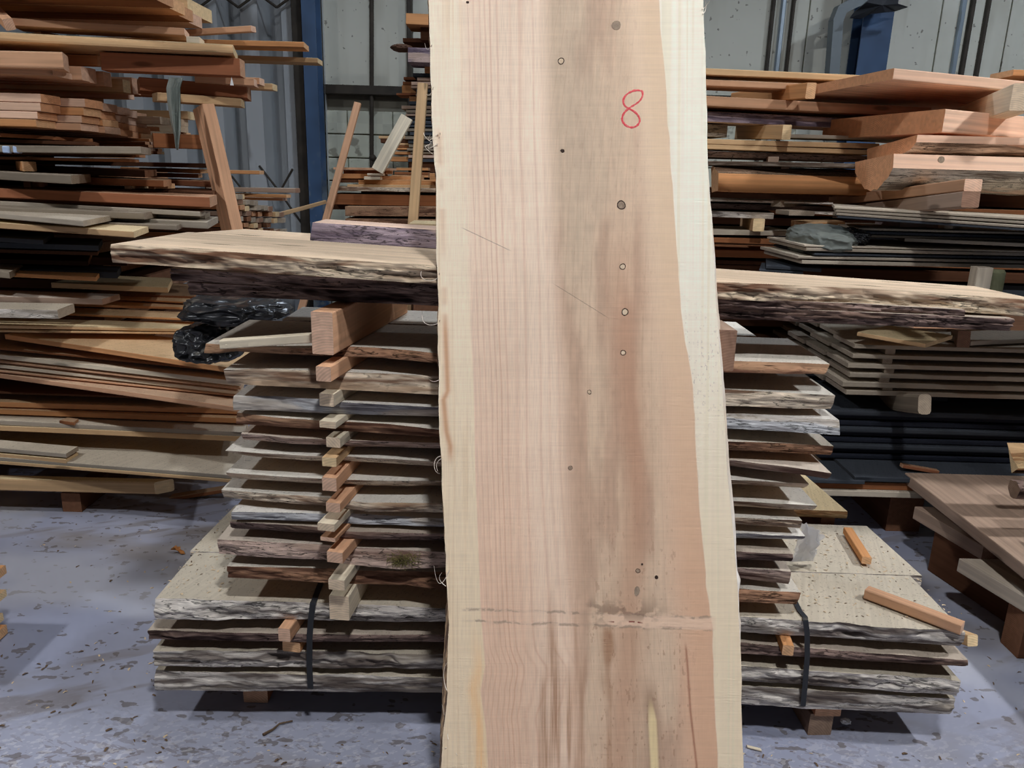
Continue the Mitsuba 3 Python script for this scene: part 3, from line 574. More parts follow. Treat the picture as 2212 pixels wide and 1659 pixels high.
# bark flakes left on the edges, and curled fibres
def tube(pts, r0, r1, n=6):
    pts = np.asarray(pts, float); k = len(pts); V = []
    for i, p in enumerate(pts):
        d = unit(pts[min(i + 1, k - 1)] - pts[max(i - 1, 0)]); a = unit(np.cross(d, [0.3, 0.2, 0.9])); b = np.cross(d, a); r = r0 + (r1 - r0) * i / (k - 1)
        V += [p + r * (a * math.cos(t) + b * math.sin(t)) for t in np.linspace(0, 6.283, n, endpoint=False)]
    F = [[i * n + j, i * n + (j + 1) % n, (i + 1) * n + (j + 1) % n, (i + 1) * n + j] for i in range(k - 1) for j in range(n)]
    return (np.array(V), np.array(F))
simple('mat_fibre', lin(224, 212, 196), roughness=0.8)
FIB = [[(946, 288), (934, 306), (922, 300), (915, 285)], [(944, 296), (930, 310), (919, 318), (930, 328), (943, 345)], [(942, 290), (925, 300), (930, 292)], [(941, 312), (924, 318), (938, 300)], [(928, 98), (922, 104), (918, 95)], [(931, 190), (926, 204), (922, 205)],
       [(944, 590), (932, 606), (915, 603), (910, 585)], [(945, 692), (934, 702), (918, 698), (911, 682), (913, 672)], [(947, 985), (938, 1000), (941, 1016), (950, 1024)], [(949, 990), (943, 1003), (946, 1018)], [(944, 820), (935, 824), (928, 820)],
       [(1521, 22), (1527, 10), (1532, 4)], [(1522, 32), (1526, 16), (1523, 4)], [(960, 1490), (958, 1455), (966, 1430)], [(963, 1595), (962, 1560), (955, 1520)], [(966, 1230), (950, 1262), (938, 1222)], [(958, 1265), (949, 1252), (955, 1236)], [(956, 1614), (975, 1620), (988, 1630)]]
for f_ in FIB:
    P = [slab_pt(*slab_ab(x, y), 0.004 - 0.010 * (i % 2)) for i, (x, y) in enumerate(f_)]
    P[0] = P[0] + np.array([0.006 if f_[0][0] < 1200 else -0.006, 0, 0])
    tk, _ = splprep(np.array(P).T, s=0, k=min(3, len(P) - 1)); P = np.array(splev(np.linspace(0, 1, 16), tk)).T
    part(big, 'loose_fibre', ply(tube(P, 0.0011, 0.0005), 'mat_fibre'))

# ------------------------------------------------------------------ the stack behind the slab: waney boards laid in layers on stickers
XA, XB = -0.45, 0.53
def on_plane(x, y, zl, zr):
    """Where the sight line meets a board's top plane, whose height is zl at XA and zr at XB."""
    d = ray(x, y); m = (zr - zl) / (XB - XA); k = (zl + m * (0 - XA) - EYE) / (d[2] - m * d[0]); return CAM + k * d
def waney(name, label, zl, zr, T, top, bot, yback, wood, group=None, cat='board', amp=0.004, rough=0.004, bl=0.0, br=0.0, endl=0.0, endr=0.0, m=12, nx=300, seed=1, ylim=(1.80, 2.05), front='wane', topface='top', back_wane=0.01, bulge=0.004):
    """top, bot: the front edges in the photograph (bot may be a number: how far the lower edge stands back). bl, br: extra length at the back corners; endl, endr: slant of the ends."""
    Tp = np.array([on_plane(*q, zl, zr) for q in top]); Tp = Tp[np.argsort(Tp[:, 0])]
    x0, x1 = Tp[0, 0], Tp[-1, 0]; xs = np.linspace(x0, x1, nx); t = (xs - x0) / (x1 - x0)
    n3 = lambda f, s: meshkit.fbm(np.stack([xs * f, np.full(nx, s * 3.3), xs * 0], 1), 4, seed + s) - 0.5
    yt = np.clip(np.interp(xs, Tp[:, 0], Tp[:, 1]), *ylim) + amp * n3(9, 1) * 2
    if np.isscalar(bot): yb = yt + bot + amp * n3(7, 2) * 2
    else:
        Bp = np.array([on_plane(*q, zl - T, zr - T) for q in bot]); Bp = Bp[np.argsort(Bp[:, 0])]
        yb = np.clip(np.interp(xs, Bp[:, 0], Bp[:, 1]), yt - 0.035, yt + 0.07) + amp * n3(8, 2) * 2
    z = zl + (zr - zl) * (xs - XA) / (XB - XA)
    q = np.linspace(0, 1, m)
    bul = -bulge * np.sin(q * np.pi)[None, :]
    nz = meshkit.fbm(np.stack(np.broadcast_arrays(xs[:, None] * 15, q[None, :] * 5.5, np.full((nx, m), seed * 1.7)), -1), 4, seed + 5) - 0.5
    gouge = np.clip(meshkit.fbm(np.stack(np.broadcast_arrays(xs[:, None] * 9, q[None, :] * 1.6, np.full((nx, m), seed * 2.9)), -1), 3, seed + 8) - 0.58, 0, 1) * 5
    env = np.sin(np.clip(q, 0.06, 0.97) * np.pi)[None, :] ** 0.5
    nz = nz + 0.55 * (meshkit.fbm(np.stack(np.broadcast_arrays(xs[:, None] * 70, q[None, :] * 4.5 + nz * 2, np.full((nx, m), seed * 3.1)), -1), 3, seed + 11) - 0.5)
    yf = yt[:, None] * (1 - q) + yb[:, None] * q + bul - rough * 2.2 * nz * env + rough * 2.0 * gouge * env
    hf = -T * q
    Xf = xs[:, None] + (endl * q[None, :] * (1 - t[:, None]) ** 12 - endr * q[None, :] * t[:, None] ** 12)
    F = np.stack([Xf, yf, z[:, None] + hf[None, :]], -1)
    ybk = yback + amp * 3 * n3(5, 3)
    Xb = xs - bl * (1 - t) + br * t
    def grid(cols): return np.stack(cols, 1)
    tb, bb_ = np.stack([Xb, ybk, z], -1), np.stack([Xb + endl * (1 - t) ** 12 - endr * t ** 12, ybk - back_wane, z - T], -1)
    mid = lambda a, b: (a + b) / 2
    topg = grid([tb, mid(tb, F[:, 0]), F[:, 0]]); botg = grid([F[:, -1], mid(F[:, -1], bb_), bb_]); backg = grid([bb_, tb])
    ux = xs - x0 + 0.5
    def uvg(g, base, coord): return np.stack([np.broadcast_to(ux[:, None], g.shape[:2]), base + coord], -1)
    strips = [(topg, uvg(topg, 0.3, np.abs(topg[..., 1] - yback)), topface), (F, uvg(F, 1.0, np.broadcast_to(T * q, (nx, m))), front),
              (botg, uvg(botg, 1.5, np.abs(botg[..., 1] - yback)), 'long'), (backg, uvg(backg, 2.2, np.broadcast_to([0, T], (nx, 2))), front)]
    caps = []
    for i in (0, -1):
        ring = np.vstack([topg[i, :-1], F[i, :-1], botg[i, :-1], backg[i, :-1]])
        caps.append((ring, np.stack([ring[:, 1] - (yback + 1.93) / 2, ring[:, 2] - z[i] + T / 2], 1), i == 0))
    mesh, uv = loft_mesh(strips, caps, wood)
    return thing(name, ply(mesh, 'mat_wood_near', smooth=True, uv=uv), label, cat, group)

# layer: z at XA and XB, thickness
LAY = dict(A=(1.150, 1.143, .022), B=(1.089, 1.070, .042), C=(1.013, 1.003, .036), D=(.958, .932, .028), E=(.902, .876, .024), F=(.852, .822, .026), G=(.788, .757, .027), H=(.734, .708, .027),
           J=(.685, .660, .022), K=(.650, .614, .024), L=(.594, .558, .044), M=(.519, .490, .035), P1=(.409, .403, .055), P2=(.313, .313, .030), P3=(.249, .246, .052), P4=(.174, .174, .060))
def lz(k, x, bottom=False):
    zl, zr, T = LAY[k]; return zl + (zr - zl) * (x - XA) / (XB - XA) - (T if bottom else 0)
def layer(k, label, top, bot, yback, wood, **kw):
    zl, zr, T = LAY[k]; return waney(kw.pop('name', 'waney_board'), label, zl, zr, T, top, bot, yback, wood, **kw)
layer('A', 'topmost brown waney board of the stickered stack, lying under the square bearer block', [(445, 742), (508, 746), (580, 749), (670, 752), (731, 748), (814, 751), (880, 756), (942, 763), (1200, 775), (1571, 779), (1700, 783), (1793, 787)],
      [(470, 764), (508, 759), (600, 764), (703, 769), (814, 772), (900, 780), (945, 785), (1200, 800), (1574, 806), (1700, 808), (1773, 808)], 2.27, 'larchbrown', seed=11, rough=.006, endr=.02)
layer('B', 'thick pale brown waney board second from the top of the stickered stack', [(483, 799), (560, 796), (684, 801), (800, 806), (942, 812), (1200, 828), (1576, 841), (1700, 848), (1804, 854)],
      [(481, 828), (560, 833), (678, 838), (800, 845), (939, 853), (1200, 866), (1577, 877), (1700, 882), (1800, 884)], 2.25, 'larch', seed=12, rough=.003)
layer('C', 'blue grey waney board third from the top of the stickered stack', [(504, 856), (606, 856), (690, 862), (734, 869), (945, 880), (1200, 888), (1579, 893), (1700, 900), (1812, 907)],
      [(505, 885), (606, 888), (703, 893), (945, 900), (1200, 915), (1582, 926), (1700, 933), (1808, 940)], 2.25, 'larchgrey', seed=13, rough=.003)
layer('D', 'dark brown waney board fourth from the top of the stickered stack', [(512, 891), (600, 902), (690, 908), (731, 910), (840, 916), (946, 928), (1200, 940), (1584, 954), (1700, 958), (1801, 964)],
      [(515, 916), (690, 928), (729, 930), (946, 944), (1200, 958), (1586, 973), (1700, 978), (1798, 983)], 2.25, 'larchbrown', seed=14, rough=.003)
layer('E', 'thin pinkish edged board fifth from the top of the stickered stack', [(520, 937), (569, 941), (626, 946), (705, 949), (750, 951), (946, 956), (1200, 975), (1589, 995), (1700, 1008), (1796, 1022)], 0.022, 2.28, 'taupe', seed=15, rough=.002, endl=-.0)
layer('F', 'thin knife edged board sixth from the top of the stickered stack', [(486, 974), (565, 979), (698, 986), (748, 986), (845, 991), (945, 998), (1200, 1018), (1592, 1037), (1660, 1040), (1747, 1045)], 0.034, 2.30, 'larch', seed=16, rough=.002, endl=.05)
layer('G', 'knife edged board with a broad sawdust rim, seventh from the top of the stickered stack', [(488, 1021), (592, 1029), (694, 1034), (741, 1037), (850, 1039), (953, 1039), (1200, 1062), (1597, 1083), (1680, 1088), (1765, 1092)], 0.030, 2.30, 'larch', seed=17, rough=.002)
layer('H', 'pale flaking waney board eighth from the top of the stickered stack', [(478, 1058), (558, 1064), (695, 1074), (751, 1082), (787, 1086), (870, 1086), (953, 1087), (1200, 1105), (1598, 1118), (1733, 1125)],
      [(480, 1074), (592, 1085), (698, 1093), (743, 1098), (790, 1105), (953, 1107), (1200, 1122), (1600, 1133), (1732, 1141)], 2.30, 'larch', seed=18, rough=.005)
layer('J', 'slate grey edged board ninth from the top of the stickered stack', [(500, 1106), (565, 1107), (699, 1110), (751, 1109), (957, 1120), (1200, 1138), (1600, 1153), (1740, 1159)], [(501, 1122), (687, 1127), (744, 1131), (957, 1138), (1200, 1150), (1601, 1162), (1737, 1165)], 2.30, 'larchgrey', seed=19, rough=.004)
layer('K', 'dark brown edged board tenth from the top of the stickered stack', [(497, 1126), (590, 1133), (687, 1139), (751, 1148), (957, 1153), (1200, 1175), (1602, 1191), (1714, 1199)], [(500, 1141), (687, 1152), (748, 1163), (957, 1168), (1200, 1190), (1602, 1209), (1714, 1213)], 2.30, 'larchdark', seed=20, rough=.003)
layer('L', 'mossy pinkish grey waney board eleventh from the top of the stickered stack', [(470, 1165), (560, 1170), (690, 1176), (755, 1182), (961, 1193), (1200, 1212), (1603, 1228), (1709, 1234)], [(470, 1197), (582, 1204), (704, 1209), (755, 1219), (860, 1230), (914, 1228), (961, 1226), (1200, 1240), (1604, 1250), (1707, 1262)], 2.32, 'taupe', seed=21, rough=.005)
layer('M', 'lowest brown board of the stickered stack, above the banded bundle', [(490, 1224), (603, 1226), (715, 1228), (748, 1232), (961, 1235), (1200, 1255), (1607, 1273), (1730, 1280)], [(495, 1248), (610, 1253), (744, 1260), (878, 1263), (961, 1277), (1200, 1290), (1605, 1300), (1723, 1305)], 2.32, 'larchbrown', seed=22, rough=.004, endr=.01)
# second boards standing out behind the first ones
def behind(k, label, px0, px1, yb0, yb1, wood, dT=0.0, seed=50):
    zl, zr, T = LAY[k]
    waney('waney_board', label, zl, zr, T, [px0, px1], 0.012, yb1, wood, ylim=(yb0, yb0 + .02), seed=seed, cat='board')
behind('B', 'grey waney board poking out left behind the second board of the stickered stack', (468, 856 - 55), (1500, 830), 2.275, 2.50, 'larch', seed=51)
behind('H', 'grey board corner poking out left behind the eighth board of the stickered stack', (484, 1058), (1500, 1080), 2.33, 2.52, 'larchgrey', seed=52)
behind('C', 'honey coloured waney board reaching furthest right out of the stickered stack', (640, 880), (1840, 890), 2.26, 2.52, 'yellow', seed=53)
behind('A', 'pale board behind the square block on top of the stickered stack', (610, 690), (1640, 730), 2.29, 2.52, 'larch', seed=54)

GS = 'stickers between the boards of the stack'
stick_x = {'A/B': (683, 717, 28), 'B/C': (690, 723, 0), 'C/D': (690, 728, 0), 'D/E': (705, 737, 0), 'E/F': (696, 728, 0), 'F/G': (696, 728, 0), 'G/H': (704, 736, 0), 'H/J': (686, 725, 0), 'J/K': (692, 727, 0), 'K/L': (706, 742, 0), 'L/M': (709, 745, 0)}
ORD = ['first', 'second', 'third', 'fourth', 'fifth', 'sixth', 'seventh', 'eighth', 'ninth', 'tenth', 'lowest']
proud = [0.10, 0.06, 0.07, 0.06, 0.07, 0.08, 0.09, 0.10, 0.09, 0.10, 0.11]
for i, (k, (xa_, xb_, _)) in enumerate(stick_x.items()):
    u_, l_ = k.split('/'); yf = 1.93 - proud[i] - 0.0
    zc = lz(l_, -0.46)
    xm = atZ((xa_ + xb_) / 2, 0.5 * (px_y := 829.5), 1.0)[0] if False else None
    c = on_plane((xa_ + xb_) / 2, {0: 818, 1: 862, 2: 918, 3: 963, 4: 1004, 5: 1050, 6: 1092, 7: 1140, 8: 1166, 9: 1199, 10: 1250}[i], zc + .012, zc + .012)
    w = (xb_ - xa_) * depth(np.array([c[0], yf, zc])) / FOC
    x0 = atY((xa_ + xb_) / 2, {0: 818, 1: 862, 2: 918, 3: 963, 4: 1004, 5: 1050, 6: 1092, 7: 1140, 8: 1166, 9: 1199, 10: 1250}[i], yf)[0] - w / 2
    z1, z0_ = lz(u_, x0 + w / 2, True), lz(l_, x0 + w / 2)
    wood = ['pink', 'white', 'white', 'white', 'yellow', 'pink', 'pink', 'white', 'pink', 'pink', 'white'][i]
    thing('sticker', board_shape(np.array([x0, yf, z1 - .0008]), [0.16 + .05 * math.sin(i), 1, 0], [1, -(0.16 + .05 * math.sin(i)), 0], UP, 0.62, w, z1 - z0_ - .0012, wood, rnd=.0015, near=True, bow=0),
          f'{ORD[i]} square sticker from the top in the column left of the leaning slab', 'sticker')
# square bearer block under the heavy slabs, its right mate, and bearers below
z1 = 1.270 - .003
toward_z = lambda x: lz('A', x)
def bearer(name, label, x0, yf, w, z0_, z1_, wood, L=0.62, slant=0.14):
    thing(name, board_shape(np.array([x0, yf, z1_]), [slant, 1, 0], [1, -slant, 0], UP, L, w, z1_ - z0_, wood, rnd=.003, near=True, bow=0), label, 'bearer block')
bearer('bearer_block', 'thick square ended bearer block holding up the dark bark slabs left of the leaning slab', -0.4985, 1.86, 0.056, lz('A', -.47) + .001, 1.258, 'pink', slant=.16)
bearer('bearer_block', 'reddish bearer block just right of the leaning slab under the bark slabs', 0.470, 1.83, 0.072, lz('A', .51) + .001, 1.246, 'taupe', slant=-.02)
bearer('bearer_block', 'square ended bearer block between the stickered stack and the banded bundle', atY(711, 1300, 1.85)[0], 1.85, .055, lz('P1', -.45) + .001, lz('M', -.45, True) - .001, 'white', slant=.1)
bearer('bearer_block', 'square bearer between stack and bundle, straight behind the leaning slab', 0.40, 1.95, .056, lz('P1', .43) + .001, lz('M', .43, True) - .001, 'white', slant=0)
for k in stick_x:
    u_, l_ = k.split('/')
    thing('sticker', board_shape(np.array([0.36, 1.97, lz(u_, .38, True) - .0008]), [0, 1, 0], [1, 0, 0], UP, 0.5, .04, lz(u_, .38, True) - lz(l_, .38) - .0012, 'white', bow=0), 'square sticker in the column hidden behind the leaning slab', 'sticker', 'stickers hidden behind the leaning slab')
# loose offcut leaning against the block
a, b = atY(473, 729, 1.87), atY(672, 707, 1.90)
a[2] = lz('A', a[0]) + .024; b[2] = a[2] + .016
thing('offcut', board_shape(a, b - a, [0, 1, 0], UP, float(np.linalg.norm(b - a)), .03, .023, 'white', near=True, bow=0), 'short whitish offcut with dark stains lying left of the square bearer block', 'offcut')

# heavy waney slabs on top
waney('top_slab', 'long pale waney slab lying across the top of the stack behind the leaning slab', 1.387, 1.348, .044, [(185, 537), (300, 546), (430, 556), (600, 566), (760, 573), (943, 579), (1250, 596), (1558, 609), (1750, 618), (1950, 626), (2144, 633), (2198, 636)],
      0.0, 2.26, 'toppale', cat='wood slab', seed=31, rough=.007, amp=.003, ylim=(1.86, 2.0), bl=-.02, br=-.03, topface='long')
waney('bark_slab', 'dark shaggy bark edged slab directly under the long pale top slab', 1.334, 1.306, .032, [(350, 584), (500, 594), (722, 606), (945, 616), (1250, 632), (1560, 644), (1800, 654), (2050, 664), (2080, 668)],
      0.012, 2.22, 'larchdark', cat='wood slab', seed=32, rough=.010, amp=.006, ylim=(1.92, 1.98))
waney('bark_slab', 'dark fibrous bark edged slab resting on the bearer blocks, lower of two', 1.298, 1.282, .034, [(419, 605), (600, 618), (760, 625), (945, 632), (1250, 648), (1564, 662), (1800, 670), (2089, 676), (2158, 679)],
      0.010, 2.26, 'larchdark', cat='wood slab', seed=33, rough=.012, amp=.006, ylim=(1.90, 1.97))
waney('top_slab', 'pale waney slab wing behind the long top slab, left end', 1.384, 1.350, .03, [(312, 520), (380, 519), (455, 516), (600, 534), (760, 548), (943, 552)], [(318, 528), (380, 530), (455, 530), (600, 545), (760, 556), (943, 562)], 2.50, 'toppale', cat='wood slab', seed=34, ylim=(2.28, 2.36), topface='long', bl=-.1)
waney('purple_slab', 'purplish grey waney slab on top of the pale slabs, left of the leaning slab', 1.437, 1.404, .050, [(587, 502), (700, 508), (850, 514), (943, 519), (1040, 523)], [(585, 531), (700, 538), (850, 544), (943, 549), (1040, 554)], 2.47, 'purple', cat='wood slab', seed=35, ylim=(2.30, 2.36), topface='long', rough=.004)

# the banded bundle below
pk = dict(cat='board', ylim=(1.82, 2.04), nx=340)
layer('P1', 'grey weathered waney board, topmost at the front of the banded bundle', [(336, 1293), (420, 1296), (550, 1299), (668, 1302), (800, 1306), (964, 1314), (1250, 1325), (1609, 1332), (1769, 1344), (1930, 1356), (2085, 1366)],
      [(327, 1335), (400, 1338), (488, 1341), (560, 1336), (661, 1338), (800, 1342), (964, 1343), (1250, 1357), (1610, 1366), (1782, 1376), (1930, 1386), (2092, 1396)], 2.20, 'oldgrey', seed=41, rough=.009, bulge=.008, **pk)
layer('P2', 'dark brown edged board second from the top of the banded bundle', [(318, 1363), (450, 1366), (661, 1370), (964, 1372), (1250, 1384), (1607, 1389), (1850, 1408), (2092, 1427)], [(325, 1381), (661, 1387), (961, 1387), (1250, 1402), (1609, 1413), (1850, 1426), (2089, 1440)], 2.50, 'larchdark', seed=42, rough=.006, bulge=.008, **pk)
layer('P3', 'flaky grey bark edged board third from the top of the banded bundle', [(331, 1405), (500, 1406), (661, 1409), (961, 1415), (1250, 1430), (1609, 1439), (1883, 1457), (2075, 1471)], [(332, 1440), (661, 1443), (961, 1445), (1250, 1460), (1610, 1471), (1850, 1487), (2075, 1503)], 2.50, 'oldgrey', seed=43, rough=.011, bulge=.006, **pk)
layer('P4', 'grey bark edged board at the bottom of the banded bundle', [(336, 1448), (500, 1452), (661, 1457), (961, 1464), (1250, 1474), (1610, 1482), (1850, 1497), (2065, 1511)], [(332, 1492), (661, 1493), (961, 1497), (1250, 1512), (1610, 1521), (1715, 1530), (2065, 1543)], 2.50, 'oldgrey', seed=44, rough=.008, bulge=.006, **pk)
waney('waney_board', 'wide dusty grey board behind the front one on top of the banded bundle', .409, .403, .055, [(400, 1203), (900, 1215), (1500, 1232), (2000, 1252)], 0.0, 2.56, 'oldgrey', ylim=(2.205, 2.215), seed=45, rough=.001, amp=.001, bl=-.02, br=-.02)
waney('brown_board', 'brown stained dusty board lying behind the banded bundle, right of the stack', .452, .446, .028, [(1500, 1128), (1740, 1137), (1868, 1143)], 0.0, 3.05, 'yellow', ylim=(2.585, 2.60), seed=46, rough=.002, br=-.04, topface='top')
thing('sticker', board_shape(np.array([1.15, 2.60, .4175]), [0, 1, 0], [1, 0, 0], UP, .4, .05, .417, 'dark', bow=0), 'dark upright bearer under the brown stained board behind the bundle', 'bearer block')
# small stickers in the bundle
for (xp, yp, w, u_, l_, yf, wood, lab) in [(600, 1352, 27, 'P1', 'P2', 1.885, 'pink', 'small square sticker end in the top gap of the bundle, left of the black strap'), (610, 1390, 40, 'P2', 'P3', 1.93, 'orange', 'flat reddish sticker end in the second gap of the bundle, left of the black strap'),
        (1693, 1382, 24, 'P1', 'P2', 1.885, 'orange', 'small orange sticker end in the top gap of the banded bundle, right side'), (1200, 1450, 40, 'P3', 'P4', 1.96, 'pink', 'sticker in the bottom gap of the bundle hidden behind the leaning slab'), (600, 1447, 36, 'P3', 'P4', 1.99, 'dark', 'dark sticker set back in the bottom gap of the banded bundle, left side'), (1760, 1480, 36, 'P3', 'P4', 1.99, 'dark', 'dark sticker set back in the bottom gap of the banded bundle, right side'), (1730, 1420, 36, 'P2', 'P3', 1.99, 'dark', 'dark sticker set back in the second gap of the banded bundle, right side')]:
    p = atY(xp, yp, yf); ww = w * depth(p) / FOC
    zt, zb = lz(u_, p[0], True), lz(l_, p[0])
    thing('sticker', board_shape(np.array([p[0], yf, zt - .0008]), [.12, 1, 0], [1, -.12, 0], UP, .5, ww, zt - zb - .0012, wood, bow=0, near=True), lab, 'sticker')
# stick end poking out behind the bundle's right end
toward('offcut', 'tan square stick end poking out behind the right corner of the banded bundle', 'offcut', 2090, 1372, 27, 25, 2.03, 1800, 1262, 2.62, 'yellow', near=True)

# feet on the floor
p = atY(1750, 1548, 1.945); sc = depth(p) / FOC
zb4 = LAY['P4'][0] - LAY['P4'][2]
thing('floor_bearer', board_shape(np.array([p[0], 1.945, .075]), [-.05, 1, 0], [1, .05, 0], UP, .55, 52 * sc, .0745, 'larchdark', near=True, bow=0), 'weathered block standing on the floor under the right side of the banded bundle', 'bearer block')
thing('floor_wedge', board_shape(np.array([p[0] + .008, 1.935, zb4 - .001]), [-.02, 1, 0], [1, .02, 0], UP, .55, 56 * sc, zb4 - .0015 - .0755, 'red', near=True, bow=0), 'reddish packing piece on the floor block under the banded bundle', 'packing piece')
thing('floor_bearer', board_shape(np.array([-.80, 2.02, zb4 - .001]), [0, 1, 0], [1, 0, 0], UP, .45, .075, zb4 - .002, 'red', near=True, bow=0), 'reddish bearer on the floor set back under the left side of the banded bundle', 'bearer block')

# black straps round the bundle
def strap(label, top_px, bot_px, w):
    pts = []
    for x, y in top_px: q = on_plane(x, y, *LAY['P1'][:2]); pts.append(q + np.array([0, 0, .0035]))
    fr = []
    for (x, y) in bot_px: fr.append(atY(x, y, 1.893))
    P = np.array(pts + fr); P[len(pts):, 1] = 1.893 + 0.01 * np.linspace(0, 1, len(fr))
    t = np.linspace(0, 1, len(P)); tt = np.linspace(0, 1, 60); Q = np.stack([np.interp(tt, t, P[:, i]) for i in range(3)], 1)
    V = []
    for i, q in enumerate(Q):
        d = unit(Q[min(i + 1, 59)] - Q[max(i - 1, 0)]); nrm = unit(np.cross(d, [1, 0, 0])); nrm = nrm if nrm[1] < 0 or nrm[2] > 0.7 else -nrm
        for sx_, h in ((-1, 0), (-1, .0015), (1, .0015), (1, 0), (-1, 0)): V.append(q + np.array([sx_ * w / 2, 0, 0]) + nrm * h)
    thing('strap', ply((np.array(V), grid_faces(60, 5, 0, False)), 'mat_strap'), label, 'strap')
strap('black plastic strap round the banded bundle left of the leaning slab', [(693, 1262), (684, 1285), (679, 1300)], [(676, 1303), (671, 1340), (668, 1380), (667, 1440), (669, 1492)], .0165)
strap('black plastic strap round the banded bundle right of the leaning slab', [(1716, 1300), (1727, 1322), (1739, 1336)], [(1740, 1341), (1744, 1370), (1745, 1420), (1741, 1480), (1737, 1530)], .0150)
# offcuts lying on the bundle
def lie(label, a, b, w, h, wood, z):
    A, B = atZ(*a, z), atZ(*b, z); ex = unit(B - A); ew = np.array([-ex[1], ex[0], 0]); ew = ew if ew[1] > 0 else -ew
    thing('offcut', board_shape(A + UP * 0, ex, ew, UP, float(np.linalg.norm(B - A)), w, h, wood, near=True, bow=.001), label, 'offcut')
lie('orange square offcut lying upright in view on the dusty bundle top, behind the pink offcut', (1842, 1140), (1883, 1205), .030, .024, 'orange', .409 + .0245)
lie('long pink topped offcut lying across the right corner of the banded bundle', (1868, 1274), (2077, 1352), .036, .030, 'pink', .404 + .030)
# moss on the bark, plastic bag, bark litter
scene['mat_moss'] = {'type': 'twosided', 'bsdf': {'type': 'diffuse', 'reflectance': proc(lambda p, n, uv: mix(lin(92, 86, 44), lin(150, 142, 88), noise(p.x * 300, p.y * 300, p.z * 300)))}}
V, F = [], []
for i in range(520):
    g_ = rng.normal(0, 1, 2); x = 872 + 17 * g_[0]; y = 1209 + 8 * g_[1]
    if not (812 < x < 908 and 1190 < y < 1230): continue
    c = atY(x, y, 1.893); d = unit(rng.normal(0, 1, 3) + [0, -.8, -.2]); s = unit(np.cross(d, rng.normal(0, 1, 3))) * .0007; L = rng.uniform(.006, .014)
    k_ = len(V); V += [c - s, c + s, c + d * L * .6 + s * .6 + [0, 0, -.001], c + d * L]; F += [[k_, k_ + 1, k_ + 2], [k_, k_ + 2, k_ + 3]]
moss_owner = [k for k, v in labels.items() if 'mossy' in v.get('label', '')][0]
part(moss_owner, 'moss', ply(trimesh.Trimesh(V, F, process=False), 'mat_moss'), label='tuft of dry green moss', kind='stuff')
scene['mat_film'] = {'type': 'principledthin', 'base_color': {'type': 'rgb', 'value': [.93, .94, .96]}, 'roughness': 0.15, 'spec_trans': 0.35, 'diff_trans': 0.9, 'eta': 1.45}
gx, gy = np.meshgrid(np.linspace(0, 1, 26), np.linspace(0, 1, 26), indexing='ij')
c00, c10, c11, c01 = np.array(atZ(1716, 1213, .425)), np.array(atZ(1752, 1212, .415)), atY(1777, 1158, 2.12), atY(1736, 1128, 2.16)
def film(off):
    P = (c00[None, None] * ((1 - gx) * (1 - gy))[..., None] + c10 * (gx * (1 - gy))[..., None] + c11 * (gx * gy)[..., None] + c01 * ((1 - gx) * gy)[..., None])
    nz = meshkit.fbm(np.stack([gx * 5 + off, gy * 5, gx * 0 + off], -1), 4, 3) - .5
    bul = np.sin(gx * np.pi) * np.sin(gy * np.pi)
    return P + (nz * .06)[..., None] * np.array([.3, -.8, .5]) + (bul * (.025 if off else .0))[..., None] * np.array([0, -1, .3])
P1_, P2_ = film(0.0), film(4.0)
V = np.vstack([P1_.reshape(-1, 3), P2_.reshape(-1, 3)]); Fq = np.vstack([grid_faces(26, 26, 0, False), grid_faces(26, 26, 676, False)])
thing('plastic_bag', ply((V, Fq), 'mat_film', smooth=True), 'crumpled clear plastic bag lying on the dusty bundle right of the stack', 'plastic bag')
# litter on the bundle's dusty top
scene['mat_chip_pale'] = {'type': 'twosided', 'bsdf': {'type': 'diffuse', 'reflectance': {'type': 'rgb', 'value': lin(206, 184, 152)}}}
scene['mat_chip_dark'] = {'type': 'twosided', 'bsdf': {'type': 'diffuse', 'reflectance': {'type': 'rgb', 'value': lin(104, 86, 70)}}}
def chips(pts, s0, s1, flat=0.3):
    V, F = [], []
    for x, y, z in pts:
        a = rng.uniform(0, 6.28); L = rng.uniform(s0, s1); w = L * rng.uniform(.2, .5); d = np.array([math.cos(a), math.sin(a), rng.uniform(0, flat) * .4]); e = np.array([-math.sin(a), math.cos(a), rng.uniform(-flat, flat)])
        c = np.array([x, y, z + w * .12 + .0006]); k = len(V); b = UP * L * rng.uniform(.05, .2)
        V += [c - d * L / 2 - e * w / 2, c - d * L / 2 + e * w / 2, c - e * w / 2 + b, c + e * w / 2 + b, c + d * L / 2 - e * w * .3, c + d * L / 2 + e * w * .3]
        F += [[k, k + 2, k + 1], [k + 1, k + 2, k + 3], [k + 2, k + 4, k + 3], [k + 3, k + 4, k + 5]]
    return trimesh.Trimesh(V, F, process=False)
def scatter_bundle(n, seed):
    r = np.random.default_rng(seed); out = []
    while len(out) < n:
        x, y = r.uniform(-1.0, 1.3), r.uniform(1.95, 2.53)
        if -0.80 < x < 0.82: continue
        out.append((x, y, lz('P1', x)))
    return out
thing('wood_chips', ply(chips(scatter_bundle(330, 3), .004, .013), 'mat_chip_pale'), 'pale wood chips and shavings littering the dusty top of the banded bundle', 'wood chips', kind='stuff')
thing('bark_crumbs', ply(chips(scatter_bundle(220, 4), .003, .009), 'mat_chip_dark'), 'dark bark crumbs littering the dusty top of the banded bundle', 'bark crumbs', kind='stuff')

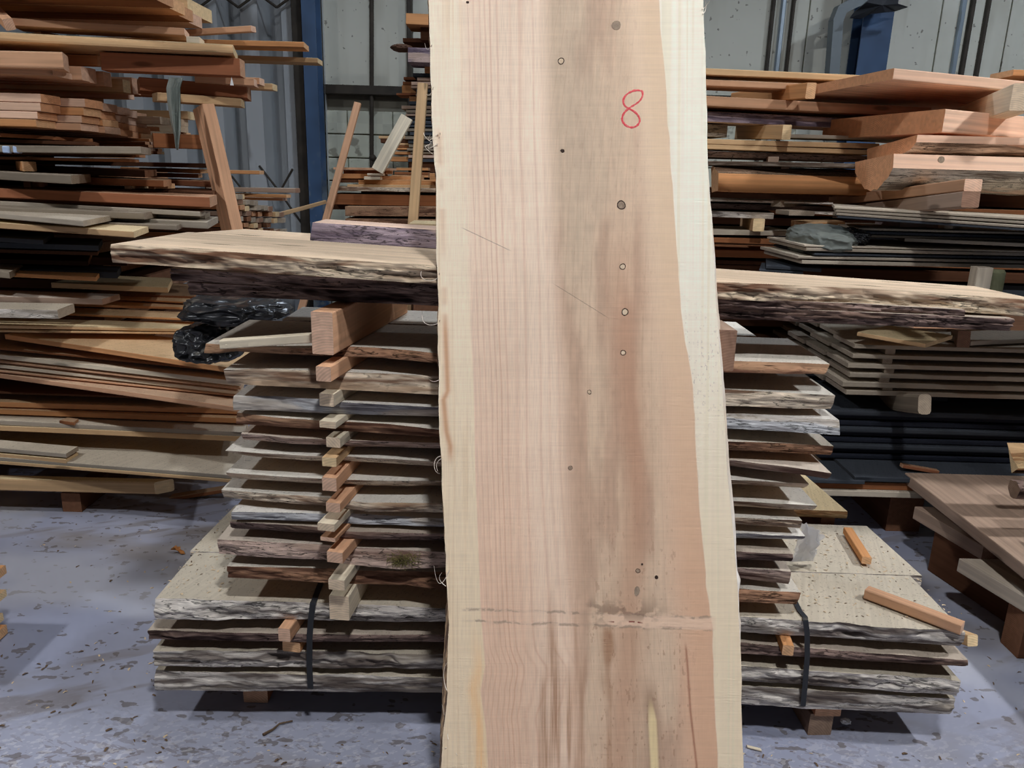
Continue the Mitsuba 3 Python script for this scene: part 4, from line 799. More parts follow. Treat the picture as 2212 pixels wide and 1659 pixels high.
# ------------------------------------------------------------------ left timber rack, from the top down
B = 'board'
def ends_pack(name, cat, cells, X0px, wood_fn_, lab, group=None, L=1.6, W=0.13, dirx=-1):
    """Bars lying side by side, seen on their ends: cells of (x0, x1, y0, y1, Y)."""
    for i, (x0, x1, y0, y1, Y, wood) in enumerate(cells):
        P = atY(x0, y0, Y); sc = depth(P) / FOC
        # the end face lies in the plane x = const; its far edge is where the sight line through x1 meets that plane
        d = ray(x1, y0); kx = P[0] / d[0]; Wd = min(max(kx * d[1] - Y, .02), .22) if d[0] * P[0] > 0 else W
        O = P - np.array([L, 0, 0])
        yaw = rng.uniform(-.012, .012)
        ex = unit([math.cos(yaw), math.sin(yaw), 0]); ew = np.array([-ex[1], ex[0], 0])
        O = P - ex * L
        thing(name, board_shape(O, ex, ew, UP, L, Wd * .97, (y1 - y0) * sc * .97, wood, rnd=.003, bow=0), lab(i), cat, group)
# wide boards overhead, seen from below
for i, (x0, x1, y1, Y) in enumerate([(322, 352, 26, 3.42), (352, 378, 37, 3.60), (378, 402, 50, 3.79), (402, 425, 62, 3.98)]):
    zt = atY(338, 0, 3.42)[2] + .050; yf_ = atZ(424, 62, zt - .05)[1]; wd_ = (yf_ - 3.42) / 4; Y = 3.42 + wd_ * i; P = atZ(*[(340, 1), (362, 16), (384, 33), (404, 47)][i], zt - .05)
    thing('wide_board', board_shape(np.array([P[0] - 2.0, Y, zt]), [1, 0, 0], [0, 1, 0], UP, 2.0, wd_ - .003, .05, ['brown', 'orange', 'brown', 'pink'][i], bow=0), ['nearest', 'second nearest', 'third nearest', 'farthest'][i] + ' of four wide boards seen from below at the top of the left rack', B)
P = atY(404, -2, 3.95); P[2] = max(P[2], zt + .062)
thing('wide_board', board_shape(P - [2, 0, 0], [1, 0, 0], [0, 1, 0], UP, 2.0, .3, .06, 'yellow', bow=0), 'board end above the four wide boards at the very top of the left rack', B)
rack('pink_board', 'long pinkish board just under the wide overhead boards of the left rack', B, 18, 38, 398, 62, 15, 3.50, .16, 'pink')
toward('strut', 'short pinkish strut leaning at the far upper left edge of the left rack', 'strut', 4, 42, 20, 24, 3.42, -30, 8, 3.60, 'pink')
rack('orange_board', 'small orange block behind the strut at the upper left of the left rack', 'block', 88, 68, 126, 74, 14, 3.62, .25, 'brown', ext=0)
rack('batten', 'pale batten end poking out right under the wide overhead boards', 'batten', 300, 70, 541, 55, 12, 4.1, .04, 'pink', level=False)
rack('packing_block', 'small pale packing block between the pinkish board and the thick yellowish beam', 'block', 402, 78, 430, 79, 16, 3.60, .12, 'white', ext=0)
rack('orange_board', 'long orange board poking out far right from the upper left rack', B, 2, 76, 656, 91, 11, 4.35, .16, 'orange')
rack('tan_board', 'long tan board poking out furthest right from the left rack, below the orange one', B, 2, 103, 686, 127, 10, 4.35, .13, 'yellow')
rack('thick_beam', 'thick yellowish beam with a rounded corner, its underside visible, in the upper left rack', 'beam', 0, 68, 503, 98, 19, 3.42, .34, 'yellow', rnd=.012, bk=None)
rack('brown_beam', 'reddish brown beam under the thick yellowish beam of the left rack', 'beam', 215, 112, 517, 125, 36, 3.62, .10, 'red')
rack('pink_beam', 'thick pinkish beam end nearest the viewer in the upper left rack', 'beam', 0, 110, 134, 113, 35, 3.36, .145, 'pink', rnd=.008)
cells = [(113, 156, 150, 163, 3.40, 'pink'), (174, 190, 143, 172, 3.56, 'pink'), (190, 206, 146, 177, 3.64, 'pink'), (222, 239, 154, 184, 3.76, 'pink'), (209, 221, 119, 141, 3.75, 'orange'), (264, 281, 171, 198, 3.92, 'yellow'), (284, 301, 167, 201, 4.02, 'pink'), (276, 289, 198, 213, 4.12, 'pink')]
ON = ['first', 'second', 'third', 'fourth', 'fifth', 'sixth', 'seventh', 'eighth', 'ninth', 'tenth', 'eleventh', 'twelfth', 'thirteenth', 'fourteenth', 'fifteenth', 'sixteenth', 'seventeenth', 'eighteenth', 'nineteenth', 'twentieth', 'twenty-first', 'twenty-second', 'twenty-third', 'twenty-fourth', 'twenty-fifth', 'twenty-sixth']
lab8 = ['flat pink beam end under the thick pinkish beam of the upper left rack', 'narrow pink beam end left of its twin, right of the thick pinkish beam', 'narrow pink beam end right of its twin, right of the thick pinkish beam', 'single tall pink beam end midway along the row under the brown beam', 'small orange stick end under the thick yellowish beam',
        'yellow beam end left of the tallest pale end in the row under the brown beam', 'tallest pale beam end in the row under the brown beam', 'small pale beam end hanging lowest in the row under the brown beam']
ends_pack('beam', 'beam', cells, 0, None, lambda i: lab8[i], L=1.9)
rack('red_beam', 'reddish beam with a pale end left of the hanging plastic strip', 'beam', 150, 172, 348, 180, 27, 4.16, .10, 'red')
rack('red_beam', 'deep reddish brown beam right of the hanging plastic strip in the left rack', 'beam', 300, 166, 533, 184, 27, 3.72, .20, 'red', rnd=.004)
rack('tan_beam', 'short tan beam lying on the reddish beam behind the white paper tag', 'beam', 420, 162, 548, 170, 15, 3.80, .12, 'pink')
rack('tan_beam', 'square tan beam end just right of the white paper tag', 'beam', 430, 163, 560, 168, 14, 3.94, .08, 'pink')
rack('tan_beam', 'tan beam end furthest right behind the white paper tag', 'beam', 430, 174, 588, 180, 13, 4.05, .08, 'yellow')
rack('pale_beam', 'pale beam resting on top of the leaning trestle post', 'beam', 340, 199, 520, 213, 17, 3.66, .11, 'yellow')
tg = np.array([atY(500, 165, 3.70), atY(497, 184, 3.69), atY(505, 185, 3.69)])
thing('paper_tag', ply(trimesh.Trimesh(np.vstack([tg, tg + [0, .002, 0]]), [[0, 1, 2], [5, 4, 3], [0, 3, 1], [1, 3, 4], [1, 4, 2], [2, 4, 5], [2, 5, 0], [0, 5, 3]], process=False), 'mat_paper'), 'small white triangular paper tag stuck on the deep reddish brown beam', 'paper tag')
# stout plastic strip hanging down
hp = [(380, 168, 30), (374, 190, 30), (376, 230, 27), (380, 270, 20), (382, 295, 12), (382, 318, 7), (383, 324, 3)]
V = []
for i, (x, y, w) in enumerate(np.array([np.array(hp[j]) * (1 - f) + np.array(hp[j + 1]) * f for j in range(6) for f in np.linspace(0, .9, 6)] + [np.array(hp[6])])):
    for s in np.linspace(-.5, .5, 7):
        V.append(atY(x + s * w, y, 3.60 + .02 * math.cos(s * 9 + y * .02) - .012 * math.cos(s * 3)))
nh = len(V) // 7; V = np.array(V)
Vb = V + [0, .004, 0]; F = np.vstack([grid_faces(nh, 7, 0, True), grid_faces(nh, 7, len(V), False)])
thing('hanging_strip', ply((np.vstack([V, Vb]), F), 'mat_grey_film', smooth=True), 'shiny greenish grey plastic strip hanging down over the beams of the left rack', 'plastic strip')
# trestle
post('trestle_post', 'leaning square post of the trestle that carries the left rack', 'post', 437, 224, 507, 524, 27, 3.72, 3.66, .115, 'pink', side=(.7, .7, 0))
rack('trestle_rail', 'horizontal rail joining the leaning trestle post on its left', 'rail', 330, 287, 445, 292, 30, 3.80, .06, 'brown', ext=0)
# pack of pale planed planks, ends in view
rows = [[(92, 128, 202, 223), (187, 219, 211, 231), (222, 250, 215, 234), (250, 279, 222, 240), (275, 293, 229, 245), (290, 316, 239, 254)],
        [(92, 127, 222, 241), (183, 216, 229, 247), (217, 247, 233, 252), (247, 274, 237, 255), (274, 290, 245, 261), (290, 316, 256, 270)],
        [(84, 122, 241, 259), (180, 212, 246, 263), (224, 253, 252, 268), (253, 272, 255, 272), (275, 293, 262, 277), (298, 324, 272, 286)],
        [(82, 118, 258, 274), (178, 210, 264, 281), (230, 257, 269, 286), (258, 283, 272, 288), (275, 300, 280, 294), (307, 331, 287, 302)]]
zrow = [atY(92, y, 3.45)[2] for y in (202, 222, 241, 258)] + [atY(82, 275, 3.45)[2]]
for r, row in enumerate(rows):
    Y = 3.45
    for c, (x0, x1, y0, y1) in enumerate(row):
        wd = [.150, .155, .150, .150, .12, .15][c]
        d = ray((x0 + x1) / 2, (y0 + y1) / 2); X = d[0] * (Y + wd / 2) / d[1]
        zt, zb = zrow[r], zrow[r + 1]; dz = -.004 * c
        thing('planed_plank', board_shape(np.array([X - 2.0, Y, zt + dz - .001]), [1, 0, 0], [0, 1, 0], UP, 2.0, wd - .003, zt - zb - .002, ['pink', 'cedar', 'pink', 'orange', 'cedar'][int(rng.integers(0, 5))], rnd=.003, bow=0),
              f'pale planed plank end, {["top", "second", "third", "bottom"][r]} row, {ON[c]} from the left in the left rack pack', 'plank')
        Y += wd
# battens behind
cells = [(405, 420, 240, 257, 4.45, 'yellow'), (345, 366, 252, 268, 4.2, 'white'), (390, 406, 257, 271, 4.42, 'white'), (390, 406, 271, 285, 4.42, 'white'), (382, 391, 285, 299, 4.4, 'white'), (398, 412, 286, 300, 4.5, 'orange')]
lb = ['pale board end above the two small square ends behind the hanging strip', 'whitish plank end left of the hanging plastic strip', 'upper of two small square pale ends right of the hanging strip', 'lower of two small square pale ends right of the hanging strip', 'narrow pale end peeping out right beside the tip of the hanging strip', 'orange square end lowest right of the hanging strip']
ends_pack('batten', 'batten', cells, 0, None, lambda i: lb[i], L=1.2)
rack('brown_board', 'brown board behind the battens and the hanging strip', B, 250, 270, 395, 276, 12, 4.35, .2, 'brown', ext=0)
k = 0
for r in range(5):
    for c in range(4):
        if (r, c) in ((0, 0), (0, 3), (4, 0)): continue
        x0 = 314 + c * 9.5 - 3 * (r % 2); y0 = 299 + r * 6.6 + c * .6
        P = atY(x0, y0, 4.1 + .06 * c); sc = depth(P) / FOC
        thing('thin_lath', board_shape(P - [.9, 0, 0], [1, 0, 0], [0, 1, 0], UP, .9 + float(rng.uniform(-.02, .02)), .05, 5.8 * sc, ['brown', 'orange', 'pink', 'yellow'][int(rng.integers(0, 4))], bow=0), f'thin lath end left of the hanging strip tip, {ON[r]} row, {ON[c]} from the left', 'lath', 'laths of the small brown bundle in the left rack')
# mid rack
G = dict(cat=B)
rack('grey_plank', 'grey brown plank with a blue grey end below the pale planed pack', B, 0, 312, 304, 314, 15, 3.42, .22, 'grey')
rack('dark_plank', 'upper of two thin dark planks right under the pale planed pack', B, 0, 286, 200, 298, 8, 3.5, .25, 'brown')
rack('dark_plank', 'lower of two thin dark planks right under the pale planed pack', B, 0, 299, 205, 305, 8, 3.55, .25, 'dark')
for i, x in enumerate((5, 28)):
    P = atY(x, 315, 3.40); part('grey_plank', 'plastic_cap', box(P + [0, -.008, -.030], P + [.028, .02, 0], 'mat_cap', .004), label='pale blue plastic cap')
rack('thin_board', 'thin dark board with a small pale end below the grey brown plank, upper', B, 0, 330, 292, 333, 6, 3.6, .22, 'brown')
rack('thin_board', 'thin dark board with a small pale end below the grey brown plank, lower', B, 0, 337, 278, 341, 6, 3.55, .2, 'brown')
rack('long_dark_board', 'long dark board behind the thin boards, reaching to the trestle post', B, 0, 344, 446, 352, 9, 4.0, .5, 'dark')
rack('long_dark_board', 'lower long dark board with a paler end left of the trestle post', B, 0, 356, 312, 366, 14, 3.75, .4, 'dark')
rack('orange_board', 'thin orange board poking out right of the trestle post at mid height', B, 260, 361, 560, 368, 8, 4.8, .12, 'orange', ext=0)
zo_ = atY(260, 361, 4.8); zo_ = zo_[2] - 8 * depth(zo_) / FOC
thing('rack_bearer', board_shape(np.array([-2.50, 4.79, zo_ + .001]), [0, 1, 0], [1, 0, 0], UP, .2, .08, max(.01, zo_ - 1.485), 'dark', bow=0), 'dark bearer deep in the left rack under the thin orange board at mid height', 'bearer block')
rack('mixed_board', 'brown board with pale ends left of the trestle post, upper', B, 300, 362, 432, 366, 8, 4.2, .2, 'orange', ext=0)
rack('mixed_board', 'brown board with pale ends left of the trestle post, lower', B, 300, 373, 428, 376, 8, 4.25, .2, 'brown', ext=0)
rack('short_sticker', 'orange sticker standing between boards near the left edge of the left rack', 'sticker', 33, 348, 47, 349, 20, 3.6, .06, 'orange', ext=0)
rack('grey_plank', 'dark grey plank with a pale chalky end at the left edge of the left rack', B, 0, 369, 152, 377, 18, 3.40, .24, 'grey')
rack('brown_plank', 'brown plank right of the chalky ended dark grey plank', B, 60, 379, 352, 389, 14, 3.62, .24, 'brown')
rack('brown_plank', 'dark red plank behind, left of the trestle post', B, 300, 385, 468, 392, 12, 4.1, .24, 'red', ext=0)
for i, (x, y, w, h) in enumerate([(50, 392, 15, 13), (268, 396, 13, 12), (320, 397, 12, 11)]):
    rack('short_sticker', 'small sticker block under the brown planks, ' + ['left', 'middle', 'right'][i] + ' of three on the long red beam', 'sticker', x, y, x + w, y + .4, h, 3.58, .2, ['brown', 'yellow', 'orange'][i], ext=0)
rack('red_beam', 'long reddish brown beam crossing the whole left rack above the grey boards', 'beam', 0, 407, 452, 425, 21, 3.45, .26, 'red')
rack('dark_beam', 'dark beam behind the long reddish beam', 'beam', 0, 399, 460, 416, 10, 3.8, .4, 'dark')
rack('grey_board', 'grey board with a pale top edge directly under the long reddish beam', B, 0, 433, 432, 455, 10, 3.46, .10, 'palegrey')
rack('grey_board', 'lower short grey board with a pale end left of the trestle foot', B, 240, 456, 443, 463, 10, 3.40, .16, 'palegrey', ext=0)
rack('grey_board', 'broad grey board with a frayed end, upper one below the long reddish beam', B, 0, 447, 310, 458, 14, 3.27, .16, 'grey', bk=(338, 454))
rack('grey_board', 'rightmost broad greyish board with a square end beside the trestle foot', B, 230, 468, 447, 480, 14, 3.34, .2, 'palegrey', bk=(470, 468), ext=0)
rack('grey_board', 'broad grey board with a notched end in the middle of the grey pile', B, 90, 474, 382, 488, 10, 3.28, .2, 'grey', bk=(408, 478), ext=0)
rack('greenish_board', 'wide yellowish grey board with a slanted end in front of the grey pile', B, 0, 462, 180, 478, 12, 3.14, .2, 'palegrey', bk=(248, 466))
rack('greenish_board', 'yellowish grey board lowest in front of the grey pile, with a long pointed end', B, 0, 482, 288, 500, 13, 3.12, .2, 'yellow', bk=(320, 489))
# dark middle
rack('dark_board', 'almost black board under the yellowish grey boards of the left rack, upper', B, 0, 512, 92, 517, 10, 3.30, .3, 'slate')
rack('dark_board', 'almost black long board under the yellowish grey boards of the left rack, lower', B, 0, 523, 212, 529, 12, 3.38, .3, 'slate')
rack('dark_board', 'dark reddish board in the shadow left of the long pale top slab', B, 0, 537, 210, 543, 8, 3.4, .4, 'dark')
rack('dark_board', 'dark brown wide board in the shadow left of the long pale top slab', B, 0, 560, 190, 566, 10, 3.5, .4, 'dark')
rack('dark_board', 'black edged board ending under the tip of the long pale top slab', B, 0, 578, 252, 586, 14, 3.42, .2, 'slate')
rack('orange_board', 'orange edged board under the black edged board left of the stack', B, 0, 587, 206, 597, 9, 3.34, .18, 'orange')
rack('grey_plank', 'small blue grey plank end at the left edge below the orange edged board', B, 0, 586, 20, 588, 14, 3.25, .2, 'grey')
rack('yellow_board', 'dim yellow brown board left of the dark bark slabs', B, 110, 610, 362, 620, 12, 3.6, .3, 'yellow')
rack('yellow_board', 'dim brown board below the dim yellow one, left of the dark bark slabs', B, 200, 632, 420, 640, 9, 3.8, .4, 'brown', ext=0)
rack('purple_board', 'purplish brown board with a square end left of the black tarpaulin', B, 0, 641, 220, 646, 13, 3.30, .2, 'taupe', bk=(258, 635))
rack('grey_plank', 'grey topped plank with a flaking whitish edge at the left below the purplish board', B, 0, 667, 124, 670, 20, 3.12, .22, 'oldgrey', bk=(160, 656), faces=('top', 'wane', 'long', 'long'))
for i, (x0, y0, x1, y1, th, Y) in enumerate([(160, 640, 450, 655, 4, 3.75), (120, 655, 452, 664, 6, 3.62), (80, 674, 440, 690, 5, 3.50)]):
    rack('orange_board', ['farthest', 'middle', 'nearest'][i] + ' of three orange boards lying side by side behind the black tarpaulin', B, x0, y0, x1, y1, th, Y, .15, 'orange', ext=0, level=True)
rack('long_board', 'long pale board running level into the stack below the grey topped plank', B, 0, 703, 520, 711, 7, 3.30, .16, 'yellow')
rack('long_board', 'thin pale board directly under the long level pale board', B, 0, 712, 520, 719, 5, 3.30, .15, 'yellow')
rack('slanting_board', 'slanting orange edged board dipping right into the stack', B, 10, 722, 520, 797, 12, 3.40, .30, 'orange', dYmax=.7)
rack('slanting_board', 'upper slanting board behind the orange edged one, left of the stack', B, 60, 724, 520, 772, 8, 3.70, .2, 'orange', dYmax=.7)
PK = [('brown_board', 'dark brown topped board under the slanting boards', 752, 800, 5, 3.62, .3, 'brown'), ('white_board', 'thick whitish edged board, uppermost of the pale pack left of the stack', 766, 822, 11, 3.36, .4, 'white'), ('pink_strip', 'thin pinkish board between two whitish ones, upper', 779, 834, 5, 3.37, .4, 'pink'),
      ('white_board', 'thinner whitish edged board, second of the pale pack left of the stack', 788, 840, 8, 3.36, .4, 'white'), ('pink_strip', 'thin pinkish board between two whitish ones, lower', 799, 850, 5, 3.37, .4, 'pink')]
for nm, lb_, ya, yb, th, Y, W, wood in PK:
    rack(nm, lb_, B, 0, ya, 520, yb + 4, th, 3.36, W, wood, dYmax=.6)
rack('sagging_board', 'pinkish sagging board dipping away right, lowest of the pale pack left of the stack', B, 0, 808, 530, 884, 11, 3.36, .24, 'pink', dYmax=.7)
rack('dark_board', 'thin dark board under the sagging pinkish board', B, 0, 846, 420, 862, 5, 3.42, .3, 'dark')
rack('orange_plank', 'upper orange plank in the shade left of the stack', B, 0, 867, 530, 882, 12, 3.41, .3, 'orange')
rack('orange_plank', 'lower orange plank left of the stack, above the grey topped panels', B, 0, 883, 530, 902, 12, 3.40, .3, 'orange')
rack('panel', 'upper grey topped panel with a dirty yellow edge left of the stack', 'panel', 0, 908, 530, 932, 11, 3.34, .34, 'oldgrey', faces=('top', 'long', 'long', 'long'))
rack('panel', 'clean yellow edged panel directly under the grey topped one', 'panel', 0, 921, 530, 945, 12, 3.335, .34, 'yellow')
rack('brown_offcut', 'small brown offcut lying on the upper grey topped panel', 'offcut', 128, 908, 160, 912, 8, 3.33, .05, 'brown', ext=0)
rack('dark_plank', 'dark plank in the deep shade under the yellow edged panel', B, 0, 946, 165, 950, 6, 3.6, .3, 'brown')
rack('dark_plank', 'long dark plank edge in the deep shade behind the small plank pair', B, 170, 955, 530, 977, 4, 3.66, .3, 'brown', ext=0)
rack('small_plank', 'upper of two short grey topped planks lying on the lower panel', B, 0, 968, 142, 980, 10, 3.24, .2, 'oldgrey', bk=(168, 964), faces=('top', 'long', 'long', 'long'))
rack('small_plank', 'lower of two short yellowish planks lying on the lower panel', B, 0, 979, 142, 991, 10, 3.24, .2, 'yellow', bk=(168, 975))
rack('panel', 'lower wide grey topped panel with a yellowish edge left of the stack', 'panel', 0, 988, 530, 1030, 9, 3.235, .42, 'oldgrey', faces=('top', 'long', 'long', 'long'), dYmax=.6)
rack('panel', 'thin panel directly beneath the lower wide grey topped panel', 'panel', 0, 997, 530, 1040, 8, 3.235, .42, 'yellow', dYmax=.6)
rack('bottom_beam', 'pale yellow beam at the bottom of the left rack, its end cut square', 'beam', 0, 1033, 332, 1042, 29, 3.26, .25, 'yellow', bk=(372, 1036), rnd=.008)
for i, xx in enumerate((-2.9, -2.1)):
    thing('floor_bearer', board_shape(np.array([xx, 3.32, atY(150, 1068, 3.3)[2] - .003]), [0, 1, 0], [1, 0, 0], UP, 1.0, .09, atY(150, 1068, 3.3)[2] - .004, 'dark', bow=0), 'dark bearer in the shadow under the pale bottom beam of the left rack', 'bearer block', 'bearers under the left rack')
rack('brown_offcut', 'dark brown offcut lying in the shadow on the floor behind the bottom beam', 'offcut', 330, 1082, 500, 1055, 8, 3.5, .06, 'brown', level=False, ext=0)
# the body of the rack behind its front rows: deep piles that close it off
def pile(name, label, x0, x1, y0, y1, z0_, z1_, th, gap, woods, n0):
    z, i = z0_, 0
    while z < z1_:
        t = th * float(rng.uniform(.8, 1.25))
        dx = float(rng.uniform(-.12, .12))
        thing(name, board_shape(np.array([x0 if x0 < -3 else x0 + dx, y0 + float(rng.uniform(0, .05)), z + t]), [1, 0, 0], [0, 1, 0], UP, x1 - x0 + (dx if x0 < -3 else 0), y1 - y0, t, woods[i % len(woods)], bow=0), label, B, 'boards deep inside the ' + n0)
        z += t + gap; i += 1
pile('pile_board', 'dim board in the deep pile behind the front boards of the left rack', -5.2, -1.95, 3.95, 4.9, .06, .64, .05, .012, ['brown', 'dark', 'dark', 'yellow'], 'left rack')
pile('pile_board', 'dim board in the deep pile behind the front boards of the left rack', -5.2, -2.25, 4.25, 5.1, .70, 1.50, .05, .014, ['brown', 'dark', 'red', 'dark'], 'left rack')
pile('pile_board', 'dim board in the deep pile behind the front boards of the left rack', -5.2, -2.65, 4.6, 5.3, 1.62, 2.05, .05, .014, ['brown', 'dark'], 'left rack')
zt_ = atY(200, 108, 4.35)[2]
for i, xx in enumerate((-3.4, -2.9)):
    thing('rack_bearer', board_shape(np.array([xx, 4.33, zt_ - .035]), [0, 1, 0], [1, 0, 0], UP, .5, .09, zt_ - .035 - 1.52, 'dark', bow=0), 'dark upright bearer deep in the left rack under the boards that poke out right', 'bearer block', 'bearers deep in the left rack')
    zo_ = atY(2, 76, 4.35); zo_ = zo_[2] - 11 * depth(zo_) / FOC
    thing('rack_spacer', board_shape(np.array([xx + .1, 4.37, zo_ + .002]), [0, 1, 0], [1, 0, 0], UP, .1, .08, zo_ - zt_ - .001, 'dark', bow=0), 'dark spacer deep in the left rack between the two boards poking out right', 'spacer', 'spacers deep in the left rack')
# stick ends right of the trestle foot
cells = []
k = 0
lst = [(505, 638, 405, 416, 4.3, 'taupe'), (540, 618, 418, 426, 4.4, 'orange'), (560, 610, 426, 433, 4.5, 'pink')]
for i, (x0, x1, y0, y1, Y, w) in enumerate(lst):
    rack('batten', ['long brown batten on top of the batten pile right of the trestle post', 'second batten from the top right of the trestle post, with two tones', 'third, pinkish batten from the top right of the trestle post'][i], 'batten', x0 - 60, y0 - 1, x1, y0 + 2, y1 - y0 - 1, Y, .05, w, ext=0)
r_ = np.random.default_rng(5)
for row in range(9):
    y = 420 + row * 12.2
    xe = [522, 545, 582, 604, 606, 575, 612, 585, 580][row]
    Y = 3.95
    nn_ = int((xe - 500) / 17) + 1
    for c in range(nn_):
        x1 = 500 + (c + 1) * (xe - 500) / nn_ + r_.uniform(-4, 4)
        P = atY(x1, y + r_.uniform(-1, 1) + c * .5, Y + .09 * c); sc = depth(P) / FOC
        thing('batten', board_shape(P - [1.0, 0, 0], [1, r_.uniform(-.02, .02), 0], [0, 1, 0], UP, 1.0, .07, 10.2 * sc, ['taupe', 'yellow', 'brown', 'palegrey', 'dark'][int(r_.integers(0, 5))], bow=0),
              f'short batten end right of the trestle foot, {ON[row]} row down, {ON[c]} from the left', 'batten', 'batten ends right of the trestle foot')
# near stack at the left edge of the view
for i, (x1, y0, th, wood, dx) in enumerate([(12, 1338, 22, 'orange', 0), (13, 1396, 18, 'yellow', 0), (6, 1452, 20, 'yellow', 0), (14, 1480, 24, 'orange', 0)]):
    P = atY(x1, y0, 2.02); sc = depth(P) / FOC; q_ = np.array([0, 2.34, P[2] - EYE]); P[0] = ((x1 - 1106) / FOC * (q_ @ FWD) - q_ @ RIGHT) / RIGHT[0]
    thing('near_board', board_shape(P - [1.2, 0, 0], [1, 0, 0], [0, 1, 0], UP, 1.2, .32, th * sc, wood, near=True, bow=0), ['orange board end', 'upper yellowish board end', 'lower yellowish board end', 'shaded brown board end'][i] + ' at the left edge of the view, above the floor' + [', highest', '', '', ', lowest'][i], B)
thing('floor_bearer', board_shape(np.array([-1.95, 2.06, atY(14, 1480, 2.02)[2] - 24 * sc - .001]), [0, 1, 0], [1, 0, 0], UP, .25, .09, max(.02, atY(14, 1480, 2.02)[2] - 24 * sc - .002), 'brown', bow=0), 'bearer under the board ends at the left edge of the view', 'bearer block')
for i, (ya, yb) in enumerate([(1338 + 22, 1396), (1396 + 18, 1452), (1452 + 20, 1480)]):
    za, zb = atY(10, ya, 2.02)[2], atY(10, yb, 2.02)[2]
    if za - zb > .006: thing('sticker', board_shape(np.array([-2.0, 2.06, za - .001]), [0, 1, 0], [1, 0, 0], UP, .25, .04, za - zb - .002, 'white', bow=0), 'sticker between the board ends at the left edge of the view, ' + ['upper', 'middle', 'lower'][i], 'sticker')
# black tarpaulin bundle
def lump(name, label, cat, cx, cy, Y, rx, ry, rz, mat, seed, amp=.35, f=3.2, squash=1.0, sub=5, owner=None):
    m = trimesh.creation.icosphere(subdivisions=sub); v = np.array(m.vertices)
    n1 = meshkit.fbm(v * f + seed * 7, 4, seed) - .5; n2 = np.abs(meshkit.fbm(v * f * 2.2 + seed * 3, 2, seed + 3) - .5)
    v = v * (1 + amp * n1 - amp * 1.1 * n2)[:, None]; v = np.sign(v) * np.abs(v) ** squash
    c = atY(cx, cy, Y); sc = depth(c) / FOC
    m2 = trimesh.Trimesh(v * [rx * sc, rz, ry * sc] + c, m.faces, process=False)
    if owner: return part(owner, name, ply(m2, mat, smooth=50))
    return thing(name, ply(m2, mat, smooth=50), label, cat)
holder('black_tarpaulin', 'crumpled black plastic tarpaulin stuffed behind the left end of the stack', 'tarpaulin')
lump('upper_fold', None, None, 510, 668, 2.80, 112, 32, .16, 'mat_black_film', 3, amp=.75, f=1.05, squash=.8, owner='black_tarpaulin')
lump('lower_fold', None, None, 455, 735, 2.82, 66, 46, .15, 'mat_black_film', 8, amp=.75, f=1.05, squash=.85, owner='black_tarpaulin')
# oak leaf on the floor
lf = [(0, 0), (.12, .10), (.2, .06), (.3, .2), (.4, .1), (.55, .26), (.62, .12), (.8, .2), (1, 0), (.8, -.18), (.64, -.1), (.52, -.25), (.4, -.1), (.3, -.2), (.2, -.06), (.12, -.1)]
A_, B_ = atZ(369, 1193, .004), atZ(400, 1196, .004); d = B_ - A_; e = np.array([-d[1], d[0], 0])
P = np.array([A_ + d * u + e * v + UP * (.012 + .014 * math.sin(u * 5) + .05 * abs(v) * .3) for u, v in lf]); P = np.vstack([P, P.mean(0) - [0, 0, .004]]); n = len(lf)
F = [[i, (i + 1) % n, n] for i in range(n)]
thing('fallen_leaf', ply(trimesh.Trimesh(np.vstack([P, P - [0, 0, .0008]]), F + [[a + n + 1, c + n + 1, b + n + 1] for a, b, c in F], process=False), 'mat_leaf'), 'single dry orange oak leaf on the floor left of the banded bundle', 'leaf')

